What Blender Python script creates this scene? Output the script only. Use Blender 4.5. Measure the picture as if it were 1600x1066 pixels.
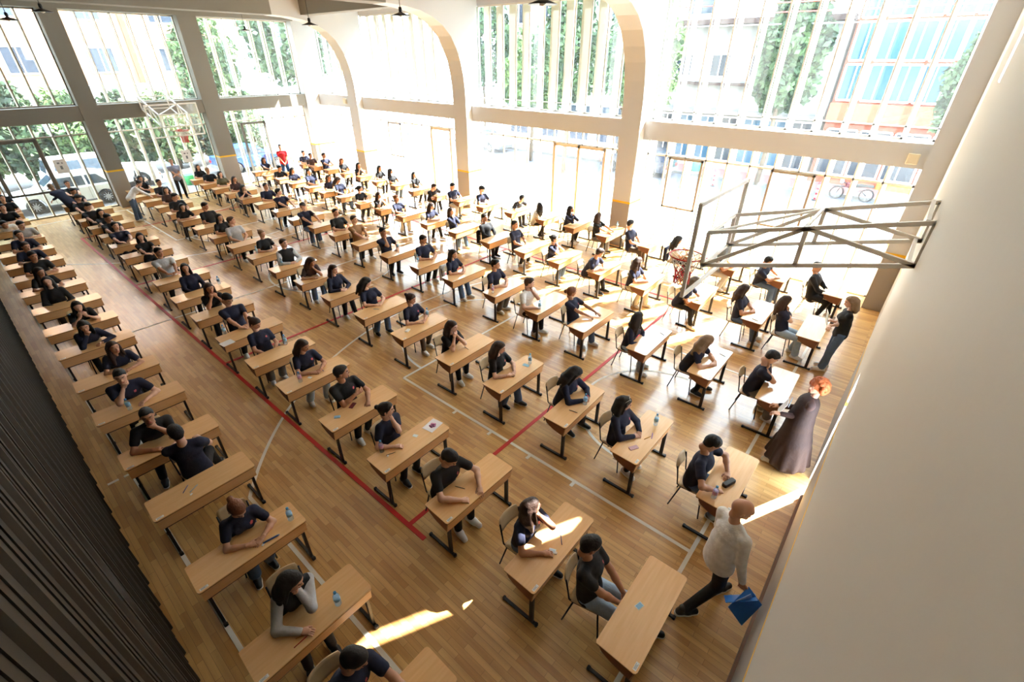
import bpy, math, random
import numpy as np
from mathutils import Vector, Matrix, Euler
for _o in list(bpy.data.objects): bpy.data.objects.remove(_o)
random.seed(7); rng = np.random.default_rng(7)
S = bpy.context.scene; COL = S.collection
# ------------------------------------------------------------------ camera
CAMH = 5.9168
CM = Matrix(((0.76174613, -0.33986979, 0.55157172), (0.64787284, 0.39710416, -0.65005313), (0.001902, 0.85252379, 0.52268496)))
FPX = 722.45
cam = bpy.data.cameras.new('camera'); cam.sensor_width = 36; cam.lens = FPX * 36 / 1600; cam.clip_start = .05; cam.clip_end = 400
camo = bpy.data.objects.new('camera', cam); COL.objects.link(camo)
camo.matrix_world = Matrix.Translation((0, 0, CAMH)) @ CM.to_4x4(); S.camera = camo
# ------------------------------------------------------------------ sky, sun, exposure
W = bpy.data.worlds.new('sky'); S.world = W; W.use_nodes = True
_bg = W.node_tree.nodes['Background']; _bg.inputs[0].default_value = (0.68, 0.84, 1.0, 1); _bg.inputs[1].default_value = 6.0
SUN_AZ = Vector((0.455, 0.89, 0)).normalized(); SUN_EL = math.radians(46)
sd = bpy.data.lights.new('sun', 'SUN'); sd.energy = 19; sd.angle = math.radians(.6); sd.color = (1, .965, .92)
so = bpy.data.objects.new('sun', sd); COL.objects.link(so)
so.rotation_euler = (Vector((SUN_AZ.x * math.cos(SUN_EL), SUN_AZ.y * math.cos(SUN_EL), math.sin(SUN_EL)))).to_track_quat('Z', 'Y').to_euler()
vs = S.view_settings; vs.view_transform = 'Standard'; vs.look = 'None'; vs.gamma = 1; vs.use_curve_mapping = False; vs.exposure = 1.72
S.cycles.use_denoising = True; S.cycles.max_bounces = 10; S.cycles.diffuse_bounces = 6; S.cycles.transparent_max_bounces = 24
S.cycles.sample_clamp_indirect = 8; S.cycles.caustics_reflective = False; S.cycles.caustics_refractive = False
# ------------------------------------------------------------------ helpers
def srgb(r, g, b):
    f = lambda c: (c / 255) / 12.92 if c / 255 <= .04045 else (((c / 255) + .055) / 1.055) ** 2.4
    return (f(r), f(g), f(b), 1)
MATS = {}
def mat(name, col, rough=.6, metal=0, spec=.5, noise=0, scale=20, bump=0, bscale=60):
    if name in MATS: return MATS[name]
    m = bpy.data.materials.new(name); m.use_nodes = True; nt = m.node_tree; b = nt.nodes['Principled BSDF']
    c = srgb(*col); b.inputs['Base Color'].default_value = c; b.inputs['Roughness'].default_value = rough; b.inputs['Metallic'].default_value = metal
    b.inputs['Specular IOR Level'].default_value = spec
    tc = nt.nodes.new('ShaderNodeTexCoord')
    if noise:
        n = nt.nodes.new('ShaderNodeTexNoise'); n.inputs['Scale'].default_value = scale; n.inputs['Detail'].default_value = 3
        nt.links.new(tc.outputs['Object'], n.inputs['Vector'])
        r = nt.nodes.new('ShaderNodeValToRGB'); r.color_ramp.elements[0].position = .3; r.color_ramp.elements[1].position = .7
        r.color_ramp.elements[0].color = tuple(x * (1 - noise) for x in c[:3]) + (1,); r.color_ramp.elements[1].color = tuple(min(1, x * (1 + noise)) for x in c[:3]) + (1,)
        nt.links.new(n.outputs['Fac'], r.inputs['Fac']); nt.links.new(r.outputs['Color'], b.inputs['Base Color'])
    if bump:
        n = nt.nodes.new('ShaderNodeTexNoise'); n.inputs['Scale'].default_value = bscale; n.inputs['Detail'].default_value = 4
        nt.links.new(tc.outputs['Object'], n.inputs['Vector'])
        bp = nt.nodes.new('ShaderNodeBump'); bp.inputs['Strength'].default_value = bump; bp.inputs['Distance'].default_value = .02
        nt.links.new(n.outputs['Fac'], bp.inputs['Height']); nt.links.new(bp.outputs['Normal'], b.inputs['Normal'])
    MATS[name] = m; return m
def glassmat(name, tint=(1, 1, 1), refl=.06, mixw=0.0, mixc=(1, 1, 1)):
    m = bpy.data.materials.new(name); m.use_nodes = True; nt = m.node_tree; nt.nodes.clear()
    o = nt.nodes.new('ShaderNodeOutputMaterial'); t = nt.nodes.new('ShaderNodeBsdfTransparent'); t.inputs[0].default_value = (*tint, 1)
    g = nt.nodes.new('ShaderNodeBsdfGlossy'); g.inputs['Roughness'].default_value = .02
    mx = nt.nodes.new('ShaderNodeMixShader'); mx.inputs[0].default_value = refl
    nt.links.new(t.outputs[0], mx.inputs[1]); nt.links.new(g.outputs[0], mx.inputs[2]); last = mx
    if mixw:
        d = nt.nodes.new('ShaderNodeBsdfTranslucent'); d.inputs[0].default_value = (*mixc, 1)
        m2 = nt.nodes.new('ShaderNodeMixShader'); m2.inputs[0].default_value = mixw
        nt.links.new(last.outputs[0], m2.inputs[1]); nt.links.new(d.outputs[0], m2.inputs[2]); last = m2
    nt.links.new(last.outputs[0], o.inputs[0]); MATS[name] = m; return m
class MB:
    """collects shapes and links them as one mesh object"""
    def __init__(s): s.v = []; s.f = []; s.m = []; s.sm = []; s.cur = 0
    def add(s, vs_, fs_, smooth=False):
        n = len(s.v); s.v += [tuple(p) for p in vs_]
        for f in fs_: s.f.append(tuple(i + n for i in f)); s.m.append(s.cur); s.sm.append(smooth)
        return s
    def box(s, x0, x1, y0, y1, z0, z1):
        vs_ = [(x, y, z) for x in (x0, x1) for y in (y0, y1) for z in (z0, z1)]
        return s.add(vs_, [(0, 1, 3, 2), (4, 6, 7, 5), (0, 4, 5, 1), (2, 3, 7, 6), (0, 2, 6, 4), (1, 5, 7, 3)])
    def bbox(s, x0, x1, y0, y1, z0, z1, r=.01):
        """box with chamfered edges all around the top and the corners"""
        ring = lambda i, z: [(x0 + i + r, y0 + i, z), (x1 - i - r, y0 + i, z), (x1 - i, y0 + i + r, z), (x1 - i, y1 - i - r, z), (x1 - i - r, y1 - i, z), (x0 + i + r, y1 - i, z), (x0 + i, y1 - i - r, z), (x0 + i, y0 + i + r, z)]
        c = r * .5; vs_ = ring(c, z0) + ring(0, z0 + c) + ring(0, z1 - c) + ring(c, z1); fs = [tuple(range(7, -1, -1)), tuple(range(24, 32))]
        for k in range(3):
            for j in range(8): fs.append((k * 8 + j, k * 8 + (j + 1) % 8, k * 8 + 8 + (j + 1) % 8, k * 8 + 8 + j))
        return s.add(vs_, fs)
    def bar(s, a, b, w, h, up=(0, 0, 1)):
        a = Vector(a); b = Vector(b); d = (b - a).normalized(); u = Vector(up)
        if abs(d.dot(u)) > .99: u = Vector((1, 0, 0))
        sd_ = d.cross(u).normalized(); u = sd_.cross(d).normalized(); vs_ = []
        for p in (a, b):
            for i, j in ((-1, -1), (1, -1), (1, 1), (-1, 1)): vs_.append(p + sd_ * (i * w / 2) + u * (j * h / 2))
        return s.add(vs_, [(0, 1, 2, 3), (7, 6, 5, 4), (0, 4, 5, 1), (1, 5, 6, 2), (2, 6, 7, 3), (3, 7, 4, 0)])
    def tube(s, pts, r, n=8, cap=True, closed=False):
        P = [Vector(p) for p in pts]; m = len(P); rs = r if isinstance(r, (list, tuple)) else [r] * m; vs_ = []; prev = None
        for i in range(m):
            if closed: d = P[(i + 1) % m] - P[i - 1]
            else: d = P[min(i + 1, m - 1)] - P[max(i - 1, 0)]
            d.normalize()
            if prev is None:
                u = Vector((0, 0, 1)) if abs(d.z) < .9 else Vector((1, 0, 0)); a = d.cross(u).normalized()
            else:
                a = (prev - d * prev.dot(d)).normalized()
            prev = a; b = d.cross(a)
            for k in range(n):
                t = 2 * math.pi * k / n; vs_.append(P[i] + (a * math.cos(t) + b * math.sin(t)) * rs[i])
        fs = []
        for i in range(m if closed else m - 1):
            j = (i + 1) % m
            for k in range(n): fs.append((i * n + k, i * n + (k + 1) % n, j * n + (k + 1) % n, j * n + k))
        if cap and not closed: fs += [tuple(range(n - 1, -1, -1)), tuple((m - 1) * n + k for k in range(n))]
        return s.add(vs_, fs, True)
    def lathe(s, prof, c=(0, 0, 0), n=16, axis='z'):
        vs_ = []; m = len(prof)
        for (r, z) in prof:
            for k in range(n):
                t = 2 * math.pi * k / n; x, y = r * math.cos(t), r * math.sin(t)
                p = (x, y, z) if axis == 'z' else ((x, z, y) if axis == 'y' else (z, x, y)); vs_.append((p[0] + c[0], p[1] + c[1], p[2] + c[2]))
        fs = [(i * n + k, i * n + (k + 1) % n, (i + 1) * n + (k + 1) % n, (i + 1) * n + k) for i in range(m - 1) for k in range(n)]
        fs += [tuple(range(n - 1, -1, -1)), tuple((m - 1) * n + k for k in range(n))]
        return s.add(vs_, fs, True)
    def prism(s, poly, h0, h1, plane='xy'):
        f = {'xy': lambda a, b, h: (a, b, h), 'xz': lambda a, b, h: (a, h, b), 'yz': lambda a, b, h: (h, a, b)}[plane]
        n = len(poly); vs_ = [f(a, b, h0) for a, b in poly] + [f(a, b, h1) for a, b in poly]
        return s.add(vs_, [tuple(range(n - 1, -1, -1)), tuple(range(n, 2 * n))] + [(i, (i + 1) % n, n + (i + 1) % n, n + i) for i in range(n)])
    def quad(s, *p): return s.add(p, [tuple(range(len(p)))])
    def mesh(s, name, mats):
        me = bpy.data.meshes.new(name); me.from_pydata(s.v, [], s.f)
        for m in (mats if isinstance(mats, (list, tuple)) else [mats]): me.materials.append(m)
        me.polygons.foreach_set('material_index', s.m); me.polygons.foreach_set('use_smooth', s.sm); me.update(); 
        import bmesh
        bm = bmesh.new(); bm.from_mesh(me); bmesh.ops.recalc_face_normals(bm, faces=bm.faces); bm.to_mesh(me); bm.free()
        return me
    def build(s, name, mats, parent=None, loc=None):
        o = bpy.data.objects.new(name, s.mesh(name, mats)); COL.objects.link(o)
        if parent: o.parent = parent
        if loc: o.location = loc
        return o
def tag(o, label, cat, group=None, kind=None):
    if label: o['label'] = label
    if cat: o['category'] = cat
    if group: o['group'] = group
    if kind: o['kind'] = kind
    return o
def thing(name, loc, label, cat, group=None, rz=0):
    o = bpy.data.objects.new(name, None); COL.objects.link(o); o.location = loc; o.rotation_euler = (0, 0, rz); o.empty_display_size = .1
    return tag(o, label, cat, group)
def struct(name, mb, mats, label=None):
    o = mb.build(name, mats); o['kind'] = 'structure'
    if label: o['label'] = label
    return o
def copy_tree(o, parent=None):
    c = o.copy(); COL.objects.link(c)
    if parent is not None: c.parent = parent
    for ch in list(o.children): copy_tree(ch, c)
    return c
def ray(u, v): return CM @ Vector(((u - 800) / FPX, -(v - 533) / FPX, -1))
def onz(u, v, z=0):
    q = ray(u, v); t = (z - CAMH) / q.z; return Vector((t * q.x, t * q.y, z))
def ony(u, v, y):
    q = ray(u, v); t = y / q.y; return Vector((t * q.x, y, CAMH + t * q.z))
def onx(u, v, x):
    q = ray(u, v); t = x / q.x; return Vector((x, t * q.y, CAMH + t * q.z))
def ordinal(n): return ['nearest', 'second', 'third', 'fourth', 'fifth', 'sixth', 'seventh', 'eighth', 'ninth', 'tenth', 'eleventh', 'twelfth', 'thirteenth', 'fourteenth', 'fifteenth', 'sixteenth', 'seventeenth', 'eighteenth', 'nineteenth', 'twentieth', 'last'][n]
# ================================================================== the hall
XN, XF, YA, YS = .30, -27.4, 15.05, -.40      # near wall, far column faces, arcade column faces, slatted wall
BZ0, BZ1, TOPZ = 3.62, 4.18, 7.5
def wood_floor():
    m = bpy.data.materials.new('parquet'); m.use_nodes = True; nt = m.node_tree; b = nt.nodes['Principled BSDF']; L = nt.links.new
    tc = nt.nodes.new('ShaderNodeTexCoord'); br = nt.nodes.new('ShaderNodeTexBrick')
    mp = nt.nodes.new('ShaderNodeMapping'); L(tc.outputs['Object'], mp.inputs[0])
    mp.inputs['Rotation'].default_value = (0, 0, 0)
    br.inputs['Scale'].default_value = 1; br.inputs['Brick Width'].default_value = .55; br.inputs['Row Height'].default_value = .075
    br.inputs['Mortar Size'].default_value = .0012; br.inputs['Mortar Smooth'].default_value = .1; br.inputs['Bias'].default_value = -.1
    br.inputs['Color1'].default_value = srgb(224, 182, 118); br.inputs['Color2'].default_value = srgb(194, 146, 84); br.inputs['Mortar'].default_value = srgb(110, 76, 44)
    br.offset = .37; L(mp.outputs[0], br.inputs[0])
    n = nt.nodes.new('ShaderNodeTexNoise'); n.inputs['Scale'].default_value = 1; n.inputs['Detail'].default_value = 5
    m2 = nt.nodes.new('ShaderNodeMapping'); m2.inputs['Scale'].default_value = (1.2, 14, 1); L(tc.outputs['Object'], m2.inputs[0]); L(m2.outputs[0], n.inputs[0])
    mx = nt.nodes.new('ShaderNodeMixRGB'); mx.blend_type = 'MULTIPLY'; mx.inputs[0].default_value = .55
    r = nt.nodes.new('ShaderNodeValToRGB'); r.color_ramp.elements[0].position = .28; r.color_ramp.elements[1].position = .72
    r.color_ramp.elements[0].color = (.55, .45, .36, 1); r.color_ramp.elements[1].color = (1.05, 1, .95, 1)
    L(n.outputs['Fac'], r.inputs[0]); L(br.outputs['Color'], mx.inputs[1]); L(r.outputs[0], mx.inputs[2]); L(mx.outputs[0], b.inputs['Base Color'])
    b.inputs['Roughness'].default_value = .33; b.inputs['Specular IOR Level'].default_value = .5; b.inputs['Coat Weight'].default_value = .55; b.inputs['Coat Roughness'].default_value = .16
    return m
FLOOR = wood_floor()
WALLW = mat('white_plaster', (198, 200, 203), .8, bump=.05, bscale=30)
GREYP = mat('grey_paint', (158, 152, 146), .6)
YELP = mat('yellow_stripe', (240, 190, 40), .5)
BEIGE = mat('beige_wall_paint', (196, 190, 180), .7, bump=.08, bscale=8)
WHITEF = mat('white_metal_frame', (225, 222, 214), .45)
CREAMF = mat('cream_fin', (224, 212, 178), .5)
GREYF = mat('grey_door_frame', (150, 140, 124), .45)
BLACK = mat('black_metal', (30, 30, 32), .4)
GLASS = glassmat('window_glass', (.97, .99, .985), .05, .012, (.9, .95, .95))  # slight white veil mixed in to imitate glare on the panes
OPAL = glassmat('opal_rooflight', (.2, .2, .2), .03, .92, (.75, .78, .8))
FROST = glassmat('frosted_film_glass', (.95, .98, .98), .04, .02, (.85, .95, .97))
struct('floor', MB().box(XF - .9, XN + 1.2, -.6, 16.1, -.12, 0), FLOOR, 'light oak strip parquet sports floor')
# court lines
WL = mat('white_line_paint', (232, 228, 216), .5); RL = mat('red_line_paint', (196, 34, 30), .5)
def strip(mb, a, b, w, z=.004):
    a = Vector((*a, 0)); b = Vector((*b, 0)); d = (b - a).normalized(); n = Vector((-d.y, d.x, 0)) * w / 2
    vs_ = [(p.x, p.y, h) for h in (.0005, z) for p in (a - n, b - n, b + n, a + n)]
    mb.add(vs_, [(3, 2, 1, 0), (4, 5, 6, 7), (0, 1, 5, 4), (1, 2, 6, 5), (2, 3, 7, 6), (3, 0, 4, 7)])
def arcs(mb, c, r, t0, t1, w, z=.004):
    n = max(6, int(abs(t1 - t0) * r / .12)); T = [t0 + (t1 - t0) * i / n for i in range(n + 1)]; vs_ = []
    for t in T:
        for q in (r - w / 2, r + w / 2): vs_.append((c[0] + q * math.cos(t), c[1] + q * math.sin(t), z))
    mb.add(vs_, [(2 * i, 2 * i + 1, 2 * i + 3, 2 * i + 2) for i in range(n)])
def court_end(sx, ex, tx, cx):
    """sx = +1 near end; ex end line, tx free throw line, cx basket centre"""
    m = MB(); w = .055; pi = math.pi
    strip(m, (ex, .03), (ex, 14.2), w, .0055); strip(m, (ex, 4.67), (tx, 4.67), w); strip(m, (ex, 9.55), (tx, 9.55), w); strip(m, (tx, 4.67), (tx, 9.55), w, .0045)
    a = 0 if sx < 0 else pi
    arcs(m, (tx, 7.11), 1.95, a - pi / 2, a + pi / 2, w); arcs(m, (cx, 7.11), 1.5, a - pi / 2, a + pi / 2, w)
    R = 7.25; th = math.asin(6.03 / R); arcs(m, (cx, 7.11), R, a - th, a + th, w)
    xe = cx - sx * R * math.cos(th); strip(m, (ex, 1.08), (xe, 1.08), w); strip(m, (ex, 13.14), (xe, 13.14), w)
    for k in range(4):
        x = ex - sx * (1.95 + .92 * k)
        for y, d in ((4.67, -1), (9.55, 1)): strip(m, (x, y), (x, y + d * .12), w, .0047)
    return m
struct('trim_1', court_end(1, -.66, -7.03, -2.3), WL, 'white basketball key and three-point lines painted at the near end')
struct('trim_2', court_end(-1, -26.9, -20.6, -25.2), WL, 'white basketball lines painted at the far end')
m = MB(); strip(m, (-.66, .03), (-26.9, .03), .055, .0047); strip(m, (-.66, 14.2), (-26.9, 14.2), .055, .0047); strip(m, (-13.8, .03), (-13.8, 14.2), .055); arcs(m, (-13.8, 7.11), 1.95, 0, 2 * math.pi, .055)
for y in (-.3, -.08): strip(m, (-8.33, y), (-8.33, y + .15), .05)
struct('trim_3', m, WL, 'white side lines, halfway line and centre circle')
m = MB(); w = .07
strip(m, (-3.66, 2.38), (-23.6, 2.38), w, .006); strip(m, (-4.02, 12.1), (-23.6, 12.1), w, .006)
for x in (-4.02, -10.53, -17.0, -23.55): strip(m, (x, 2.38), (x, 12.1), w, .0065)
struct('trim_4', m, RL, 'red volleyball court lines')
# --- slatted wall on the left
def slat_wall():
    m = MB(); x = -27.9; P = .43; m.box(-28, XN + .9, YS - .25, YS - .025, 0, 9.2)
    while x < XN + .9:
        m.prism([(x, YS - .025), (x + .075, YS - .025), (x + .055, YS - .0), (x + .02, YS - .0)], .0, 9.2)
        for d in (.17, .27): m.box(x + d, x + d + .02, YS - .025, YS - .018, 0, 9.2)
        x += P
    return m
SLATM = mat('olive_brown_cladding', (28, 23, 10), .55, noise=.12, scale=1.5)
struct('wall_left', slat_wall(), SLATM, 'dark olive vertical corrugated cladding wall')
# --- near wall with its narrow openings
T = .10
def wall_y(mb, x0, x1, ys, z0, z1, holes):
    cur = ys[0]
    for (y0, y1, h0, h1) in sorted(holes):
        mb.box(x0, x1, cur, y0, z0, z1)
        if h0 > z0: mb.box(x0, x1, y0, y1, z0, h0)
        if h1 < z1: mb.box(x0, x1, y0, y1, h1, z1)
        cur = y1
    mb.box(x0, x1, cur, ys[1], z0, z1)
holes = [(6.70, 7.23, 0, 2.15), (7.60, 8.07, 5.7, 8.1)]
m = MB(); wall_y(m, XN, XN + T, (YS, 9.6), 1.62, 9.2, [(6.70, 7.23, 1.62, 2.15), holes[1]]); struct('wall_near', m, BEIGE, 'beige painted end wall')
m = MB(); wall_y(m, XN, XN + T, (YS, 9.6), 0, 1.55, [(6.70, 7.23, 0, 1.55)]); struct('wall_near_lower', m, GREYP, 'grey painted lower band of the end wall')
m = MB(); m.box(XN - .003, XN + T, YS, 6.70, 1.55, 1.62); m.box(XN - .003, XN + T, 7.23, 9.6, 1.55, 1.62); struct('trim_5', m, YELP, 'yellow stripe along the end wall')
m = MB(); m.box(XN - .035, XN, YS, 6.68, 0, .11); struct('baseboard_near', m, mat('brown_wood_skirting', (120, 82, 58), .5), 'brown wooden skirting along the end wall')
m = MB(); m.box(XN + .12, XN + .3, 9.6, 16.6, 1.62, 9.2); m.box(XN + T, XN + .3, 9.5, 9.6, 0, 9.2); struct('wall_near_recess', m, WALLW)
m = MB(); m.box(XN + .12, XN + .3, 9.6, 16.6, 0, 1.55); struct('wall_near_recess_lower', m, GREYP)
m = MB(); m.box(XN + .115, XN + .3, 9.6, 16.6, 1.55, 1.62); struct('trim_6', m, YELP)
# --- portal ribs: column plus curved haunch and roof beam (profile in y,z)
SHADEB = mat('shade_toned_beam_paint', (128, 126, 120), .85)  # rib paint darkened for the beams; shade under the roof put into the colour
def rib(name, x0, x1, label):
    arc = [(15.05, 4.3), (15.04, 4.8), (14.98, 5.3), (14.86, 5.8), (14.68, 6.2), (14.42, 6.6), (14.05, 6.93), (13.6, 7.16), (13.05, 7.32), (12.4, 7.41), (11.6, 7.45)]
    poly = [(15.05, 1.62)] + arc + [(YS, 7.45), (YS, 9.0), (15.87, 9.0), (15.87, 1.62)]
    m = MB(); 
    # split into convex-friendly strips along the arc
    pts = [(15.05, 1.62)] + arc
    for i in range(len(pts) - 1):
        (ya, za), (yb, zb) = pts[i], pts[i + 1]
        vs_ = [(x, y, z) for x in (x0, x1) for (y, z) in ((ya, za), (yb, zb), (15.87, zb), (15.87, za))]
        fs = [(0, 1, 5, 4)]
        fs += [(0, 3, 2, 1), (4, 5, 6, 7)]
        m.add(vs_, fs, False)
    m.add([(x, y, z) for x in (x0, x1) for (y, z) in ((11.6, 7.45), (15.87, 7.45), (15.87, 8.6), (11.6, 8.6))], [(0, 3, 2, 1), (4, 5, 6, 7)])
    m.quad((x0, 15.87, 1.62), (x1, 15.87, 1.62), (x1, 15.87, 8.6), (x0, 15.87, 8.6))
    m.quad((x0, 15.05, 1.62), (x1, 15.05, 1.62), (x1, 15.87, 1.62), (x0, 15.87, 1.62))
    struct(name, m, WALLW, label)
    struct(name + '_roof_beam', MB().box(x0, x1, YS, 11.6, 7.45, 8.6), SHADEB, 'roof beam with the shade put into its grey paint')
    struct(name + '_base', MB().box(x0, x1, 15.05, 15.87, 0, 1.55), GREYP, 'grey painted foot of the column')
    struct(name + '_stripe', MB().box(x0 - .003, x1 + .003, 15.047, 15.87, 1.55, 1.62), YELP, 'yellow stripe on the column')
for nm, x0, x1, lb in (('wall_arch_nearest', -8.1, -7.4, 'white portal column nearest the camera with curved haunch'), ('wall_arch_middle', -16.05, -15.3, 'white portal column in the middle of the window side'), ('wall_arch_far', -23.95, -23.2, 'white portal column nearest the far corner')): rib(nm, x0, x1, lb)
# corner piers
for nm, x0, x1, y0, y1 in (('wall_pier_near', -.02, XN + .3, 15.05, 15.87), ('wall_pier_far', -28.0, -27.4, 14.6, 15.87)):
    struct(nm, MB().box(x0, x1, y0, y1, 1.62, 8.6), WALLW); struct(nm + '_base', MB().box(x0, x1, y0, y1, 0, 1.55), GREYP); struct(nm + '_stripe', MB().box(x0 - .003, x1, y0 - .003, y1, 1.55, 1.62), YELP)
# beams between columns on the window side
m = MB()
for a, b in ((-27.4, -23.95), (-23.2, -16.05), (-15.3, -8.1), (-7.4, -.02)): m.box(a, b, 15.40, 16.0, BZ0, BZ1)
struct('wall_beam_right', m, WALLW, 'white concrete beam between the two rows of windows')
# far wall columns and beam
FC = [(-.55, .05), (4.65, 5.28), (9.35, 10.15)]
m = MB(); mb_ = MB(); ms = MB()
for a, b in FC[0:]: m.box(XF - .62, XF, a, b, 1.62, 8.6); mb_.box(XF - .62, XF, a, b, 0, 1.55); ms.box(XF - .62, XF + .003, a - .003, b + .003, 1.55, 1.62)
FARW = mat('backlit_toned_plaster', (128, 125, 118), .8)  # plaster darkened as it stands against the windows; backlit shade in the colour
struct('wall_far_columns', m, FARW, 'columns of the far wall, backlit shade put into their grey'); struct('wall_far_column_feet', mb_, GREYP); struct('trim_7', ms, YELP)
struct('wall_far_beam', MB().box(XF - .55, XF - .04, YS, 14.7, BZ0, BZ1), FARW, 'beam across the far wall, backlit shade put into its grey'); struct('wall_far_top', MB().box(XF - .6, XF + .05, YS, 14.7, TOPZ, 9.2), FARW, 'beam above the far windows, backlit shade put into its grey')
struct('wall_right_top', MB().box(XF, XN + .3, 15.87, 16.2, 7.62, 9.2), WALLW, 'white strip above the tall windows')
m = MB(); SKY = []; cx_ = XF - .8
for a, b in SKY + [(XN + .1, None)]:
    m.box(cx_, a, -.7, 16.3, 8.6, 8.85)
    if b is not None: m.box(a, b, -.7, .6, 8.6, 8.85); m.box(a, b, 9.4, 16.3, 8.6, 8.85); cx_ = b
for k_, (a, b) in enumerate(SKY):
    f = MB(); [f.box(a, b, y - .03, y + .03, 8.62, 8.7) for y in (.63, 3.5, 6.5, 9.37)]
    o = struct('window_%d' % (41 + k_), f, WHITEF, 'frosted rooflight between the roof beams'); MB().box(a, b, .6, 9.4, 8.7, 8.71).build('pane', OPAL, o)
m.cur = 1
for y in (3.0, 9.95, ): m.box(XF, XN, y - .25, y + .25, 8.1, 8.6)
m.box(-23.2, -16.05, 12.9, 13.4, 7.5, 8.6); m.box(-15.3, -8.1, 12.9, 13.4, 7.75, 8.6)
struct('ceiling', m, [mat('white_ceiling_paint', (236, 236, 234), .85), SHADEB], 'white ceiling with beams in shade-darkened grey')
# --- glazing
def glazing_right(idx, a, b, n, frost=False, door=None, awning=None):
    for lv, (z0, z1) in enumerate(((BZ1, 7.62), (0.0, BZ0))):
        f = MB(); y = 15.93; w = .022
        f.box(a, b, y - .03, y + .03, z0, z0 + .05); f.box(a, b, y - .03, y + .03, z1 - .05, z1)
        if lv: f.box(a, b, y - .03, y + .03, 3.09, 3.15)
        else: f.box(a, b, y - .03, y + .03, z0 + .28, z0 + .31)
        for k in range(n + 1):
            x = a + (b - a) * k / n; x = min(max(x, a + w), b - w)
            if lv and door and door[0] < x < door[1]: f.box(x - w, x + w, y - .03, y + .03, 3.1, z1)
            else: f.box(x - w, x + w, y - .03, y + .03, z0, z1)
        o = struct('window_%d' % (idx * 2 + lv + 1), f, WHITEF, 'white framed window between columns, %s row' % ('upper' if lv == 0 else 'lower'))
        g = MB().box(a, b, y - .004, y + .004, z0, z1).build('pane', FROST if (frost and lv == 0) else GLASS, o)
        if lv and frost:
            pass
    # vertical sun fins outside
    f = MB(); r = random.Random(idx)
    q = 1
    for k in range(n):
        x = a + (b - a) * (k + (.4 if frost else .05)) / n
        if frost and k % 5 != 4: f.box(x - .16, x + .16 + .05 * (k % 2), 16.16, 16.2, 4.25, 7.7); continue
        f.prism([(x - .02, 16.12), (x + .02, 16.12), (x + .02 + (.07 if frost else .03), 16.36), (x - .02 + (.07 if frost else .03), 16.36)], -.2, 7.7)
    o = struct('trim_%d' % (20 + idx), f, CREAMF, 'cream vertical sun fins outside the windows')
glazing_right(0, -7.4, -.02, 11); glazing_right(1, -15.3, -8.1, 11, True, (-11.35, -9.0)); glazing_right(2, -23.2, -16.05, 11, True, (-18.6, -17.2)); glazing_right(3, -27.4, -23.95, 6, True)
def door_right(n, x0, x1, leaf=2):
    m = MB(); y = 15.9; z1 = 3.1
    for x in [x0, x1] + ([(x0 + x1) / 2] if leaf == 2 else []): m.box(x - .05, x + .05, y - .04, y + .04, 0, z1)
    m.box(x0, x1, y - .04, y + .04, z1 - .1, z1); m.box(x0, x1, y - .04, y + .04, 0, .1)
    o = struct('door_%d' % n, m, mat('beige_door_frame', (205, 190, 165), .45), 'beige framed glass door in the window side')
    MB().bar(((x0 + x1) / 2 - .09, y - .09, 1.0), ((x0 + x1) / 2 - .09, y - .09, 1.4), .025, .025).build('door_handle', WHITEF, o)
door_right(1, -11.3, -9.05); door_right(2, -18.55, -17.25, 1)
def awn(n, x0, x1, z0, z1):
    m = MB(); y = 15.89
    for a in ((x0, x0 + .06, z0, z1), (x1 - .06, x1, z0, z1), (x0, x1, z0, z0 + .06), (x0, x1, z1 - .06, z1)): m.box(a[0], a[1], y - .03, y + .03, a[2], a[3])
    struct('window_%d' % n, m, GREYF, 'opening sash with darker frame in the lower windows')
awn(20, -6.6, -5.45, 1.46, 3.1); awn(21, -21.95, -20.9, 1.45, 3.08); awn(22, -3.42, -2.25, 1.46, 3.1)
def glazing_far(idx, a, b, n):
    x = XF - .52; w = .022
    for lv, (z0, z1) in enumerate(((BZ1, TOPZ), (0.0, BZ0))):
        f = MB(); f.box(x - .03, x + .03, a, b, z0, z0 + .05); f.box(x - .03, x + .03, a, b, z1 - .05, z1)
        if lv: f.box(x - .03, x + .03, a, b, 3.06, 3.11)
        for k in range(n + 1):
            y = min(max(a + (b - a) * k / n, a + w), b - w); f.box(x - .03, x + .03, y - w, y + w, z0, z1)
        o = struct('window_%d' % (10 + idx * 2 + lv), f, GREYF if idx == 0 else WHITEF, 'window of the far wall, %s row' % ('upper' if lv == 0 else 'lower'))
        MB().box(x - .004, x + .004, a, b, z0, z1).build('pane', GLASS, o)
    f = MB()
    for k in range(n):
        y = a + (b - a) * k / n; f.box(x - .40, x - .2, y - .02, y + .02, -.1, 7.6)
    struct('trim_%d' % (30 + idx), f, CREAMF, 'cream vertical sun fins outside the far windows')
glazing_far(0, .05, 4.65, 8); glazing_far(1, 5.28, 9.35, 7); glazing_far(2, 10.15, 14.6, 7)
m = MB(); x = XF - .48
for y in (1.35, 2.85): m.box(x - .04, x + .04, y - .06, y + .06, 1.05 if 0 else .0 + 1.0, 3.06)
m.box(x - .04, x + .04, 1.35, 2.85, 2.96, 3.06); m.box(x - .04, x + .04, 1.35, 2.85, .98, 1.06)
struct('window_30', m, mat('dark_grey_frame', (96, 92, 84), .45), 'dark framed sash at the left of the far wall')
m = MB()
for y in (11.0, 12.2): m.box(x - .04, x + .04, y - .05, y + .05, 0, 3.0)
m.box(x - .04, x + .04, 11.0, 12.2, 2.9, 3.0); struct('door_3', m, MATS['dark_grey_frame'], 'dark framed glass door in the far wall')
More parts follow.
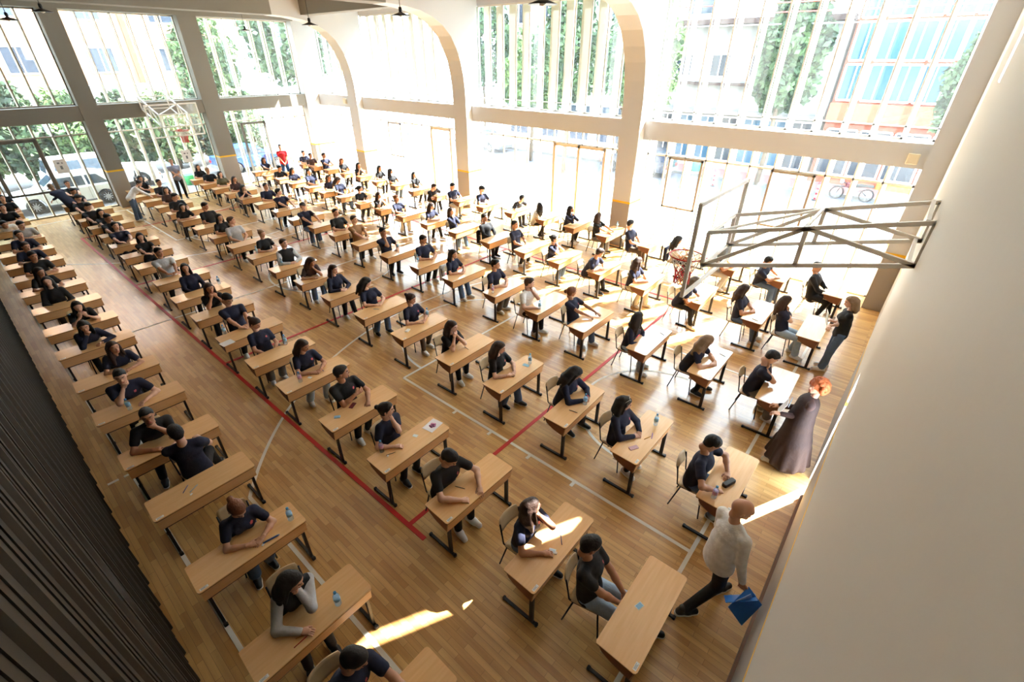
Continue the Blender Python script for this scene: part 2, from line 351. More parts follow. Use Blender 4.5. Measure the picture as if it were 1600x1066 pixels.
# pendant lamps
def pendant(u, v, z, label):
    p = onz(u, v, z); t = thing('pendant_lamp', (p.x, p.y, z), label, 'lamp', 'black pendant lamps under the ceiling')
    MB().lathe([(.03, .06), (.05, .04), (.22, -.02), (.21, -.025), (.03, .0)], n=20).build('lamp_shade', BLACK, t)
    MB().lathe([(.025, .02), (.04, .08), (.035, .14), (.01, .15)], n=12).build('lamp_holder', BLACK, t)
    MB().lathe([(.01, -.045), (.045, -.03), (.05, -.01), (.02, .01)], n=12).build('bulb', mat('white_bulb', (240, 238, 230), .3), t)
    MB().tube([(0, 0, .13), (0, 0, 8.6 - z)], .008, 6).build('cord', BLACK, t)
for a in ((13, 30, 6.75, 'black pendant lamp at the far left before the windows'), (66, 17, 6.85, 'black pendant lamp before the leftmost far column'), (383, 47, 6.95, 'small distant pendant lamp over the far corner'), (484, 38, 6.7, 'black pendant lamp before the far portal arch'), (626, 23, 6.75, 'black pendant lamp beside the middle portal arch'), (848, 4, 6.6, 'black pendant lamp at the top centre of the windows')): pendant(*a)
# ================================================================== desks and chairs
def wood(name, c1, c2, rough=.4):
    m = bpy.data.materials.new(name); m.use_nodes = True; nt = m.node_tree; b = nt.nodes['Principled BSDF']; L = nt.links.new
    tc = nt.nodes.new('ShaderNodeTexCoord'); mp = nt.nodes.new('ShaderNodeMapping'); mp.inputs['Scale'].default_value = (30, 2.2, 30); L(tc.outputs['Object'], mp.inputs[0])
    n = nt.nodes.new('ShaderNodeTexNoise'); n.inputs['Scale'].default_value = 1; n.inputs['Detail'].default_value = 4; L(mp.outputs[0], n.inputs[0])
    r = nt.nodes.new('ShaderNodeValToRGB'); r.color_ramp.elements[0].position = .3; r.color_ramp.elements[1].position = .7; r.color_ramp.elements[0].color = srgb(*c1); r.color_ramp.elements[1].color = srgb(*c2)
    L(n.outputs['Fac'], r.inputs[0])
    oi = nt.nodes.new('ShaderNodeObjectInfo'); hv = nt.nodes.new('ShaderNodeHueSaturation'); mr = nt.nodes.new('ShaderNodeMapRange'); mr.inputs['To Min'].default_value = .92; mr.inputs['To Max'].default_value = 1.06
    L(oi.outputs['Random'], mr.inputs[0]); L(mr.outputs[0], hv.inputs['Value']); L(r.outputs[0], hv.inputs['Color']); L(hv.outputs[0], b.inputs['Base Color'])
    b.inputs['Roughness'].default_value = rough; MATS[name] = m; return m
BEECH = wood('beech_laminate', (236, 186, 126), (244, 198, 140), .3)
BEECH.node_tree.nodes['Principled BSDF'].inputs['Coat Weight'].default_value = .8; BEECH.node_tree.nodes['Principled BSDF'].inputs['Coat Roughness'].default_value = .12
BEECHF = wood('beech_front', (228, 176, 122), (238, 192, 140), .45)
EDGEW = mat('dark_wood_edge', (132, 84, 56), .5)
PLY = mat('pale_plywood', (214, 188, 146), .4, noise=.06, scale=9)
STICK = mat('white_sticker', (240, 240, 238), .5); INK = mat('grey_print', (120, 124, 130), .6)
DW, DD = 1.30, .468
def desk_meshes():
    M = {}
    m = MB(); m.cur = 0
    c = .035; poly = [(-DD + .01, 0), (-c, 0), (-c * .3, c * .3), (0, c), (0, DW - c), (-c * .3, DW - c * .3), (-c, DW), (-DD + c, DW), (-DD + c * .3, DW - c * .3), (-DD, DW - c), (-DD, c), (-DD + c * .3, c * .3)]
    poly = poly[1:]; m.prism(poly, .745, .76); m.cur = 1; q = [(x * .997 - .0007, y * .998 + .001) for x, y in poly]; m.prism(q, .735, .745); M['desktop'] = m.mesh('desktop', [BEECH, EDGEW])
    # open book box under the top: slanted front board, floor board
    m = MB(); m.prism([(-.012, .735), (-.028, .735), (-.058, .545), (-.042, .545)], .02, DW - .02, 'xz'); M['front_panel'] = m.mesh('front_panel', BEECHF)
    m = MB(); m.box(-DD + .06, -.05, .03, DW - .03, .605, .615); M['shelf'] = m.mesh('shelf', PLY)
    arc = [(-DD + .05, .735), (-DD + .05, .70), (-DD + .08, .655), (-DD + .14, .62), (-.25, .585), (-.14, .56), (-.045, .545), (-.012, .735)]
    m = MB(); m.prism(arc, .02, .04, 'xz'); M['side_panel'] = m.mesh('side_panel', EDGEW)
    m = MB(); x = -.075
    m.bar((x, 0, .60), (x, 0, .03), .032, .055, (1, 0, 0)); m.bar((-.50, 0, .022), (-.01, 0, .022), .035, .032)
    m.bbox(-.53, -.49, -.024, .024, 0, .045, .008); m.bbox(-.02, .02, -.024, .024, 0, .045, .008)
    m.tube([(-.05, 0, .54), (-.25, 0, .572), (-.36, 0, .605), (-.405, 0, .65), (-.41, 0, .70)], .011, 6)
    M['leg'] = m.mesh('leg', BLACK)
    m = MB(); m.bar((-.062, .06, .535), (-.062, DW - .06, .535), .022, .022); m.bar((-.35, .08, .592), (-.35, DW - .08, .592), .02, .02); M['cross_rail'] = m.mesh('cross_rail', BLACK)
    m = MB(); m.box(-.055, -.02, .03, .12, .76, .7612); m.cur = 1
    for i in range(3): m.box(-.049 + i * .009, -.045 + i * .009, .04, .105 - .015 * (i % 2), .7612, .7614)
    M['name_sticker'] = m.mesh('name_sticker', [STICK, INK])
    return M
DM = desk_meshes()
def part(name, me, parent, loc=(0, 0, 0), rot=None, label=None):
    o = bpy.data.objects.new(name, me); COL.objects.link(o); o.parent = parent; o.location = loc
    if rot: o.rotation_euler = rot
    if label: o['label'] = label
    return o
def desk(x, y, rz, label):
    t = thing('school_desk', (x, y, 0), label, 'desk', 'exam desks in rows on the parquet floor', rz)
    for nme in ('desktop', 'front_panel', 'shelf', 'cross_rail', 'name_sticker'): part(nme, DM[nme], t)
    part('side_panel', DM['side_panel'], t); part('side_panel', DM['side_panel'], t, (0, DW - .06, 0))
    part('leg', DM['leg'], t, (0, .075, 0)); part('leg', DM['leg'], t, (0, DW - .075, 0)); return t
def chair_meshes():
    M = {}; H = .45; w = .19
    nx, ny = 8, 6; m = MB(); vs_ = []; fs = []
    for k, dz in ((0, 0), (1, -.012)):
        for i in range(nx + 1):
            for j in range(ny + 1):
                x = -.20 + .40 * i / nx; y = -w + 2 * w * j / ny; sh = .014 * (1 - (y / w) ** 2); z = H - sh + (-.02 * ((x - .1) / .1) ** 2 if x > .1 else 0) + .012
                yy = y * (1 - .06 * max(0, (x - .1) / .1)); vs_.append((x, yy, z + dz))
    N = (nx + 1) * (ny + 1); idx = lambda k, i, j: k * N + i * (ny + 1) + j
    for i in range(nx):
        for j in range(ny): fs += [(idx(0, i, j), idx(0, i + 1, j), idx(0, i + 1, j + 1), idx(0, i, j + 1)), (idx(1, i, j), idx(1, i, j + 1), idx(1, i + 1, j + 1), idx(1, i + 1, j))]
    for i in range(nx): fs += [(idx(0, i, 0), idx(1, i, 0), idx(1, i + 1, 0), idx(0, i + 1, 0)), (idx(0, i, ny), idx(0, i + 1, ny), idx(1, i + 1, ny), idx(1, i, ny))]
    for j in range(ny): fs += [(idx(0, 0, j), idx(0, 0, j + 1), idx(1, 0, j + 1), idx(1, 0, j)), (idx(0, nx, j), idx(1, nx, j), idx(1, nx, j + 1), idx(0, nx, j + 1))]
    m.add(vs_, fs, True); M['seat'] = m.mesh('seat', PLY)
    m = MB(); vs_ = []; fs = []; nz = 5; ny = 8
    for k in (0, 1):
        for i in range(nz + 1):
            for j in range(ny + 1):
                t = i / nz; u = -1 + 2 * j / ny; ww = .185 * (1 - .10 * (2 * t - 1) ** 2)
                z = .66 + .20 * t; x = -.235 - .05 * t - .03 * (1 - u * u) - .012 * k; vs_.append((x, u * ww, z - .012 * u * u * (1 if t > .5 else -1)))
    N = (nz + 1) * (ny + 1); idx = lambda k, i, j: k * N + i * (ny + 1) + j
    for i in range(nz):
        for j in range(ny): fs += [(idx(0, i, j), idx(0, i + 1, j), idx(0, i + 1, j + 1), idx(0, i, j + 1)), (idx(1, i, j), idx(1, i, j + 1), idx(1, i + 1, j + 1), idx(1, i + 1, j))]
    for i in range(nz): fs += [(idx(0, i, 0), idx(1, i, 0), idx(1, i + 1, 0), idx(0, i + 1, 0)), (idx(0, i, ny), idx(0, i + 1, ny), idx(1, i + 1, ny), idx(1, i, ny))]
    for j in range(ny): fs += [(idx(0, 0, j), idx(0, 0, j + 1), idx(1, 0, j + 1), idx(1, 0, j)), (idx(0, nz, j), idx(1, nz, j), idx(1, nz, j + 1), idx(0, nz, j + 1))]
    m.add(vs_, fs, True); M['backrest'] = m.mesh('backrest', PLY)
    r = .011
    m = MB()
    for s in (-1, 1): m.tube([(.17, s * .175, H - .01), (-.16, s * .18, H - .01), (-.205, s * .183, H + .02), (-.225, s * .185, .60), (-.262, s * .185, .80)], r, 7)
    m.tube([(.15, -.175, H - .01), (.15, .175, H - .01)], r * .9, 6); m.tube([(-.14, -.178, H - .01), (-.14, .178, H - .01)], r * .9, 6); M['frame'] = m.mesh('frame', BLACK)
    for nme, s, pts in (('leg_fl', 1, [(.15, .175, H - .01), (.20, .20, .0)]), ('leg_fr', -1, [(.15, -.175, H - .01), (.20, -.20, .0)]), ('leg_rl', 1, [(-.15, .178, H - .01), (-.26, .205, .0)]), ('leg_rr', -1, [(-.15, -.178, H - .01), (-.26, -.205, .0)])):
        m = MB(); m.tube(pts, r, 7); M[nme] = m.mesh('leg', BLACK)
    return M
CHM = chair_meshes()
def chair(x, y, rz, label):
    t = thing('school_chair', (x, y, 0), label, 'chair', 'tubular frame school chairs behind the desks', rz)
    for k in ('seat', 'backrest', 'frame'): part(k, CHM[k], t)
    for k in ('leg_fl', 'leg_fr', 'leg_rl', 'leg_rr'): part('leg', CHM[k], t)
    return t
# front corner with the name sticker (first column: far front corner) of every desk as read from the photograph
NRP = {2:[(993.9,1056.2),(834.3,930.2),(698.8,820),(601.3,742),(520,676.3),(447.5,617),(396,577.5),(349,540),(307,503.5),(275,474.5),(246,447.5),(215.5,422),(193.8,405.5),(175,388.8),(158.8,372.5),(141,359),(125,347.5),(113,336),(99,324.5)],
3:[(1140,805),(995,727.5),(883.8,670),(782.5,616),(703.8,572.5),(629.5,532.5),(568.8,500),(515,471),(470.5,446),(430,427),(393.8,406),(362.5,388.8),(332.5,373.8),(307,360),(283.8,347),(265,336),(246,325.8),(226,317),(211,309.5),(200,301)],
4:[(1223.8,638.8),(1110,595),(1009.5,556),(912.5,520),(841,492.5),(773.8,465),(707.5,441),(653.8,421),(606,403.8),(560,385),(522.5,370),(490,357.5),(457,345.5),(431,332.5),(402.5,321),(378,312.5),(356,304),(335,297),(316,290),(301,283)],
5:[(1281,535),(1190,507.5),(1095,476),(1007.5,453.8),(937.5,430),(873.8,412.5),(820,396),(765,381),(712.5,365),(667.5,352),(629.5,339.8),(595,329.5),(562.5,320),(532.5,310),(505,302.5),(482.5,294.5),(456,288),(436,281),(415,275.5),(398,270)],
6:[(1317,467),(1225,442),(1148,424),(1083,404),(1015,388.5),(948,371),(897,357.5),(850,345),(800,334),(755,325),(717.5,316),(682.5,307.5),(646,300),(617.5,291.5),(588,285),(562.5,277.5),(537.5,272.5),(512.5,266.5),(490,261.5),(472.5,257.5)]}
FR1P = [(715,1060),(583.8,920),(480,813.8),(400,728.8),(343.8,666),(289.5,610),(250,567.5),(212.5,525),(185,494),(159.5,465.5),(135.5,441.5),(117,421),(100.5,403.5),(86,387),(71,370),(58,354.5),(47.5,345),(37,333.5),(30,325)]
DESK = {}
_r = random.Random(3)
COLN = {1: 'column beside the slatted wall', 2: 'second column from left', 3: 'third column from left', 4: 'fourth column from left', 5: 'fifth column from left', 6: 'column beside the tall windows'}
COLS = {1: 'leftmost column', 2: 'second column', 3: 'third column', 4: 'fourth column', 5: 'fifth column', 6: 'window column'}
for c in range(1, 7):
    for i, q in enumerate(FR1P if c == 1 else NRP[c]):
        p = onz(*q, .76); x, y = p.x, p.y
        if c == 1: y -= DW; x -= .02
        rz = _r.uniform(-.018, .018)
        if (c, i) == (1, 0): x = -1.77
        DESK[c, i] = (x, y)
        desk(x, y, rz, 'beech exam desk, %s from the near end of the %s' % (ordinal(i) if i else 'first', COLN[c]))
# ================================================================== outside the windows
PAVE = mat('white_paving', (214, 210, 202), .8, noise=.05, scale=2); ASPH = mat('street_asphalt', (92, 94, 106), .85, noise=.06, scale=3)
PINKP = mat('pink_pavers', (140, 92, 88), .8, noise=.1, scale=5); KERB = mat('kerb_stone', (112, 110, 106), .8)
struct('ground_forecourt', MB().box(-44, 12, 16.2, 25.2, -.2, -.06), PAVE); struct('ground_street', MB().box(-60, 30, 25.2, 28.9, -.2, -.08), ASPH)
struct('ground_sidewalk', MB().box(-60, 30, 28.9, 31.4, -.2, .04), PINKP); struct('ground_car_park', MB().box(-44, -28.3, -14, 16.2, -.2, -.06), mat('car_park_asphalt', (104, 102, 100), .85, noise=.06, scale=2))
struct('ground_far', MB().box(-90, -44, -30, 40, -.25, -.1), ASPH); m = MB(); m.box(-60, 30, 28.8, 28.98, -.2, .07); struct('trim_40', m, KERB, 'pale kerb of the street')
struct('ground_sill', MB().box(-28.3, XN + 1, 16.0, 16.45, -.2, -.02), KERB)
# --- plants
def leafmat(name, c1, c2):
    m = bpy.data.materials.new(name); m.use_nodes = True; nt = m.node_tree; b = nt.nodes['Principled BSDF']; L = nt.links.new
    tc = nt.nodes.new('ShaderNodeTexCoord'); n = nt.nodes.new('ShaderNodeTexNoise'); n.inputs['Scale'].default_value = 1.1; n.inputs['Detail'].default_value = 6; L(tc.outputs['Object'], n.inputs[0])
    r = nt.nodes.new('ShaderNodeValToRGB'); r.color_ramp.elements[0].position = .35; r.color_ramp.elements[1].position = .65; r.color_ramp.elements[0].color = srgb(*c1); r.color_ramp.elements[1].color = srgb(*c2)
    L(n.outputs['Fac'], r.inputs[0]); L(r.outputs[0], b.inputs['Base Color']); b.inputs['Roughness'].default_value = .7; MATS[name] = m; return m
LEAF = leafmat('green_leaves', (30, 48, 28), (72, 96, 54)); LEAFL = leafmat('light_green_leaves', (50, 74, 40), (100, 124, 66)); BARK = mat('bark', (96, 80, 62), .9, noise=.2, scale=8)
def leaves(cx, cy, cz, rx, ry, rz_, n, size, seed, shell=.55):
    g = np.random.default_rng(seed); d = g.normal(size=(n, 3)); d /= np.linalg.norm(d, axis=1)[:, None]
    r = shell + (1 - shell) * g.random(n) ** .6; lob = 1 + .16 * np.sin(d[:, 0] * 5 + seed) * np.cos(d[:, 1] * 6 + 2 * seed) + .1 * np.sin(d[:, 2] * 9)
    P = d * (r * lob)[:, None] * np.array([rx, ry, rz_]) + np.array([cx, cy, cz])
    a = g.normal(size=(n, 3)); a /= np.linalg.norm(a, axis=1)[:, None]; b = np.cross(a, g.normal(size=(n, 3))); b /= np.linalg.norm(b, axis=1)[:, None]
    s = size * (.6 + .8 * g.random(n))[:, None]; V = np.stack([P - a * s, P + b * s * .6, P + a * s, P - b * s * .6], 1).reshape(-1, 3)
    return V, np.arange(n * 4).reshape(n, 4)
def rawobj(name, V, F, m, parent=None, smooth=False, mi=None):
    me = bpy.data.meshes.new(name); V = np.asarray(V, dtype=np.float32); F = np.asarray(F, dtype=np.int32)
    me.vertices.add(len(V)); me.vertices.foreach_set('co', V.ravel()); k = F.shape[1]; me.loops.add(F.size); me.loops.foreach_set('vertex_index', F.ravel())
    me.polygons.add(len(F)); me.polygons.foreach_set('loop_start', np.arange(0, F.size, k, dtype=np.int32)); me.polygons.foreach_set('loop_total', np.full(len(F), k, dtype=np.int32))
    for q in (m if isinstance(m, (list, tuple)) else [m]): me.materials.append(q)
    if mi is not None: me.polygons.foreach_set('material_index', np.asarray(mi, dtype=np.int32))
    me.polygons.foreach_set('use_smooth', np.full(len(F), smooth)); me.update(calc_edges=True); me.validate()
    o = bpy.data.objects.new(name, me); COL.objects.link(o)
    if parent: o.parent = parent
    return o
def tree(x, y, h, r, label, m=LEAF, n=5000, size=.16, seed=1, trunk=.14, group='trees outside the hall', low=.38, name='tree'):
    t = thing(name, (x, y, -.06), label, 'tree' if name == 'tree' else 'hedge', group)
    V, F = leaves(0, 0, h * (low + (1 - low) / 2), r, r, h * (1 - low) / 2, n, size, seed); rawobj('crown', V, F, m, t)
    b = MB(); b.tube([(0, 0, 0), (.05, .03, h * .25), (-.04, .02, h * .5), (0, 0, h * .75)], [trunk, trunk * .8, trunk * .6, trunk * .2], 8)
    g = random.Random(seed)
    for k in range(6):
        a = g.random() * 6.28; b.tube([(0, 0, h * (.35 + .05 * k)), (r * .5 * math.cos(a), r * .5 * math.sin(a), h * (.5 + .06 * k))], [trunk * .4, trunk * .1], 5)
    b.build('trunk', BARK, t); return t
for k, (y, hh) in enumerate([(-3.4, 4.6), (-1.2, 4.9), (1.0, 4.6), (3.2, 4.8), (5.4, 4.4), (7.6, 4.1), (9.8, 4.2), (12.0, 4.3), (14.2, 4.0)]):
    tree(-35.6 - .3 * (k % 2), y, hh, 1.25, 'leafy green shrub behind the parked cars, %s from the left' % ['first', 'second', 'third', 'fourth', 'fifth', 'sixth', 'seventh', 'eighth', 'ninth'][k], LEAF if k % 2 else LEAFL, 3400, .17, 10 + k, .08, 'shrubs behind the car park', .04, 'hedge_shrub')
tree(-37.5, 19.8, 10.5, 3.3, 'tall green tree beyond the far corner windows', LEAF, 7000, .2, 31)
tree(-42.8, 15.6, 8.6, 2.0, 'slim green tree behind the shrubs by the far wall', LEAFL, 4000, .2, 32)
tree(-20.6, 26.2, 7.2, 2.1, 'street tree with thin trunk left of the glass door', LEAFL, 4500, .15, 33)
tree(-15.6, 29.0, 8.8, 1.5, 'slender light green tree across the street behind the dark car', LEAFL, 3800, .15, 34)
tree(-6.8, 28.9, 9.0, 1.5, 'green street tree between the pale house and glass building', LEAF, 6000, .17, 35)
tree(.6, 29.3, 7.2, 1.2, 'green tree before the glass office building at the right', LEAF, 4000, .14, 36)
tree(-28.8, 30.4, 10.0, 2.6, 'green tree at the left end of the street', LEAF, 5000, .18, 37)
tree(-16.6, 24.3, 9.2, 1.7, 'green tree close behind the windows between the two middle columns', LEAF, 4500, .15, 41)
tree(-11.6, 24.0, 8.6, 1.3, 'narrow green tree close behind the windows left of the nearest column', LEAFL, 3600, .14, 42)
# --- buildings
def facade(name, label, axis, pos, a0, a1, z1, col, wins, depth=8, roof=None, bands=()):
    """axis 'x': facade plane x=pos looking +x, running along y. axis 'y': plane y=pos looking -y, running along x."""
    t = thing(name, (0, 0, 0), label, 'building')
    def bx(mb, u0, u1, d0, d1, z0, z1_):
        if axis == 'x': mb.box(pos - d1, pos - d0, u0, u1, z0, z1_)
        else: mb.box(u0, u1, pos + d0, pos + d1, z0, z1_)
    m = MB(); bx(m, a0, a1, 0, depth, -.2, z1); m.build('wall', col, t)
    for (u0, u1, z0, z1_, gm) in wins:
        f = MB()
        for q in ((u0 - .06, u0 + .03, z0, z1_), (u1 - .03, u1 + .06, z0, z1_), (u0, u1, z0 - .06, z0 + .03), (u0, u1, z1_ - .03, z1_ + .06), ((u0 + u1) / 2 - .03, (u0 + u1) / 2 + .03, z0, z1_)): bx(f, q[0], q[1], -.06, .0, q[2], q[3])
        w = f.build('window', WHITEF, t); g = MB(); bx(g, u0, u1, -.03, -.0, z0, z1_); g.build('pane', gm, w)
    for (u0, u1, z0, z1_, d, bm) in bands:
        b = MB(); bx(b, u0, u1, -d, 0, z0, z1_); b.build('ledge', bm, t)
    return t
WG = mat('dark_window_pane', (46, 52, 62), .15); WGB = mat('blue_window_pane', (48, 84, 108), .15); ORG = mat('orange_render', (172, 126, 92), .85, noise=.06, scale=1); CRM = mat('cream_render', (168, 156, 136), .85, noise=.04, scale=1)
PALE = mat('pale_render', (138, 136, 132), .85, noise=.03, scale=1); BRICKO = mat('terracotta', (132, 64, 40), .8); ROOFT = mat('roof_tile_brown', (62, 44, 38), .8)
w = []
for zz in (4.9, 8.2, 11.5, 14.8):
    for yy in (-8.6, -3.8, 1.0, 5.6, 10.2, 15.0): w.append((yy, yy + 1.7, zz, zz + 1.6, WG))
facade('apartment_building', 'orange and cream apartment block beyond the car park', 'x', -50, -12, 20, 18, ORG, w, 8, None, [(-12, 20, 0, 3.8, .12, CRM), (-7, -.2, 8.3, 8.5, .9, PALE), (-7, -.2, 8.5, 9.3, .95, BRICKO), (-7, -.2, 11.6, 11.8, .9, PALE), (-7, -.2, 11.8, 12.5, .95, BRICKO), (13.0, 13.6, 0, 18, .15, BRICKO)])
facade('low_garage', 'low white garage wall behind the shrubs', 'x', -40.5, -12, 12, 4.4, PALE, [(1.0, 2.6, 2.6, 3.8, WG), (6.0, 7.5, 2.6, 3.8, WG)], 2)
w = [(-29 + 2.9 * k, -27.4 + 2.9 * k, zz, zz + 1.6, WG) for k in range(6) for zz in (5.0, 8.2, 11.4)] + [(-29 + 2.9 * k, -26.8 + 2.9 * k, .3, 2.8, WG) for k in range(5)]
facade('office_block', 'pale building across the street behind the dark car', 'y', 34, -30, -14.8, 15, PALE, w, 7, None, [(-30, -14.8, 3.4, 3.7, .5, CRM)])
w = [(-14.2 + 1.3 * k, -13.2 + 1.3 * k, .5, 2.9, WGB if k % 3 else WG) for k in range(7)] + [(-13.8 + 2.2 * k, -12.7 + 2.2 * k, 5.0, 6.1, WG) for k in range(4)]
facade('shop_building', 'low pale house with tiled eaves across the street', 'y', 31.6, -14.6, -5.0, 7.6, PALE, w, 5, None, [(-14.6, -5.0, 3.1, 3.3, .6, KERB), (-14.9, -4.9, 7.5, 7.75, .9, ROOFT), (-14.6, -9, 4.55, 4.7, .35, ROOFT)])
w = [(-4.7 + 1.06 * k, -3.78 + 1.06 * k, zz, zz + 1.55, WGB) for k in range(9) for zz in (4.1, 5.85, 7.6, 9.35, 11.1, 12.85)] + [(-4.6 + 1.5 * k, -3.3 + 1.5 * k, .5, 2.7, WG) for k in range(6)]
facade('glass_office_building', 'blue glass office building with orange frames across the street', 'y', 31.6, -4.85, 5.2, 15, BRICKO, w, 8, None, [(-4.85, 5.2, 3.1, 3.95, .35, mat('orange_panel', (168, 82, 52), .6)), (-1.6, 5.2, .0, .3, .3, mat('yellow_kerb', (160, 118, 50), .7))])
# overhead cables
for k, (z, mm, lb) in enumerate(((8.1, mat('red_cable', (200, 70, 60), .6), 'upper red cable strung across the street'), (7.75, MATS['red_cable'], 'lower red cable strung across the street'), (7.3, mat('white_cable', (210, 214, 216), .6), 'white cable strung across the street'))):
    b = MB(); b.tube([(x, 27.6 + .2 * k, z - .012 * (8 - abs(x + 4)) ** 1 * .6) for x in range(-12, 9, 2)], .025, 5); tag(b.build('overhead_cable', mm), lb, 'cable', 'cables over the street')
# --- cars
CARW = mat('white_car_paint', (226, 228, 226), .25); CARD = mat('dark_blue_car_paint', (44, 50, 66), .25); TYRE = mat('tyre_rubber', (34, 34, 34), .8); RIM = mat('wheel_rim', (176, 178, 182), .3, .6); CGL = mat('car_glass', (52, 62, 72), .08); LAMPO = mat('orange_lamp', (224, 120, 60), .3); LAMPR = mat('red_lamp', (190, 30, 30), .3)
def car(x, y, rz, L, W_, H, paint, label, suv=False, lampm=None):
    t = thing('car', (x, y, -.06), label, 'car', 'parked cars outside', rz); R = .31 if not suv else .36; xa, xb = L * .31, -L * .29; hz = .62 * H; z0 = .24
    prof = []
    def arch(cx): return [(cx + (R + .06) * math.cos(a), R + (R + .06) * math.sin(a)) for a in [math.pi * (1.0 * i / 8) for i in range(9)]]
    prof = [(L / 2 - .02, z0 + .05)] + [(px, max(pz, z0)) for px, pz in arch(xa)] + [(px, max(pz, z0)) for px, pz in arch(xb)] + [(-L / 2 + .03, z0 + .05), (-L / 2, .5), (-L / 2 + .05, hz + .02), (L * .20, hz), (L / 2 - .15, hz - .12), (L / 2, .5)]
    m = MB(); n = len(prof); vs_ = []; lays = [(-W_ / 2, .97), (-W_ / 2 + .07, 1), (W_ / 2 - .07, 1), (W_ / 2, .97)]
    for yy, s in lays: vs_ += [(px * s, yy, z0 + (pz - z0) * (s if pz > .5 else 1)) for px, pz in prof]
    fs = [tuple(range(n - 1, -1, -1)), tuple(3 * n + i for i in range(n))]
    for l in range(3): fs += [(l * n + i, l * n + (i + 1) % n, (l + 1) * n + (i + 1) % n, (l + 1) * n + i) for i in range(n)]
    m.add(vs_, fs); m.build('body', paint, t)
    if suv: gh = [(-L * .47, hz), (-L * .43, H - .04), (-L * .36, H), (L * .02, H), (L * .07, H - .05), (L * .22, hz)]
    else: gh = [(-L * .42, hz), (-L * .33, H - .05), (-L * .26, H), (L * .02, H), (L * .07, H - .04), (L * .24, hz)]
    m = MB(); n = len(gh); vs_ = []
    for s in (-1, 1): vs_ += [(px, s * (W_ / 2 - .05 - .17 * (pz - hz) / (H - hz)), pz) for px, pz in gh]
    m.add(vs_, [tuple(range(n - 1, -1, -1)), tuple(range(n, 2 * n))] + [(i, i + 1, n + i + 1, n + i) for i in range(n - 1)]); m.build('cabin', paint, t)
    yy = lambda z, s: s * (W_ / 2 - .045 - .17 * (z - hz) / (H - hz)); za, zb = hz + .06, H - .09
    for s in (-1, 1):
        for (u0, u1, v0, v1) in ((-L * (.40 if suv else .35), -L * .17, -L * (.37 if suv else .27), -L * .17), (-L * .15, L * .17, -L * .15, L * .055)):
            m = MB(); m.add([(u0, yy(za, s), za), (u1, yy(za, s), za), (v1, yy(zb, s), zb), (v0, yy(zb, s), zb), (u0, yy(za, s) * .97, za), (u1, yy(za, s) * .97, za), (v1, yy(zb, s) * .97, zb), (v0, yy(zb, s) * .97, zb)], [(0, 1, 2, 3), (7, 6, 5, 4), (0, 4, 5, 1), (1, 5, 6, 2), (2, 6, 7, 3), (3, 7, 4, 0)]); m.build('side_window', CGL, t)
    for (p0, p1, nm) in (((L * .225, hz + .02), (L * .085, H - .06), 'windscreen'), ((-L * (.465 if suv else .405), hz + .03), (-L * (.435 if suv else .335), H - .07), 'rear_window')):
        m = MB(); wa, wb = W_ / 2 - .14, W_ / 2 - .26; o = .012 if p0[0] > 0 else -.012
        m.add([(p0[0] + o, -wa, p0[1]), (p0[0] + o, wa, p0[1]), (p1[0] + o, wb, p1[1]), (p1[0] + o, -wb, p1[1]), (p0[0] - o, -wa, p0[1]), (p0[0] - o, wa, p0[1]), (p1[0] - o, wb, p1[1]), (p1[0] - o, -wb, p1[1])], [(0, 1, 2, 3), (7, 6, 5, 4), (0, 4, 5, 1), (1, 5, 6, 2), (2, 6, 7, 3), (3, 7, 4, 0)]); m.build(nm, CGL, t)
    for cx in (xa, xb):
        for s in (-1, 1):
            w_ = MB(); w_.lathe([(R * .6, -.1), (R * .95, -.1), (R, -.06), (R, .06), (R * .95, .1), (R * .6, .1)], (cx, s * (W_ / 2 - .1), R), 20, 'y'); wo = w_.build('wheel', TYRE, t)
            r_ = MB(); r_.lathe([(.04, -.105), (R * .6, -.09), (R * .62, .09), (.04, .105)], (cx, s * (W_ / 2 - .1), R), 14, 'y')
            for k in range(10):
                a = k * math.pi / 5; r_.bar((cx, s * (W_ / 2 + .008), R), (cx + R * .58 * math.cos(a), s * (W_ / 2 + .008), R + R * .58 * math.sin(a)), .03, .02, (0, 1, 0))
            r_.build('rim', RIM, wo)
    for s in (-1, 1):
        MB().bbox(L / 2 - .10, L / 2 + .01, s * (W_ / 2 - .24) - .16, s * (W_ / 2 - .24) + .16, .50, .62, .02).build('headlight', mat('headlight_glass', (220, 224, 230), .1), t)
        MB().bbox(L / 2 - .16, L / 2 - .02, s * (W_ / 2 - .05) - .04, s * (W_ / 2 - .05) + .055, .50, .62, .02).build('indicator', LAMPO, t)
        MB().bbox(-L / 2 - .01, -L / 2 + .1, s * (W_ / 2 - .17) - .13, s * (W_ / 2 - .17) + .15, .55, .70, .02).build('tail_light', LAMPR, t)
        MB().bbox(L * .17, L * .21, s * (W_ / 2 + .08) - .07, s * (W_ / 2 + .08) + .07, hz + .02, hz + .14, .02).build('wing_mirror', paint, t)
    MB().bbox(L / 2 - .08, L / 2 + .05, -W_ / 2 + .06, W_ / 2 - .06, .26, .46, .04).build('front_bumper', mat('grey_bumper', (120, 120, 120), .5), t); MB().bbox(-L / 2 - .05, -L / 2 + .08, -W_ / 2 + .06, W_ / 2 - .06, .28, .5, .04).build('rear_bumper', MATS['grey_bumper'], t)
    for s in (-1, 1):
        for xx in (-L * .16, L * .14): MB().box(xx - .005, xx + .005, s * (W_ / 2) - .006, s * (W_ / 2) + .006, .32, hz - .03).build('door_seam', TYRE, t)
    return t
car(-30.0, 3.35, -math.pi / 2, 4.35, 1.68, 1.42, CARW, 'white hatchback parked right outside the far left windows')
car(-32.6, 5.3, math.pi / 2, 4.7, 1.85, 1.75, CARW, 'white off-road car parked behind the white hatchback', True)
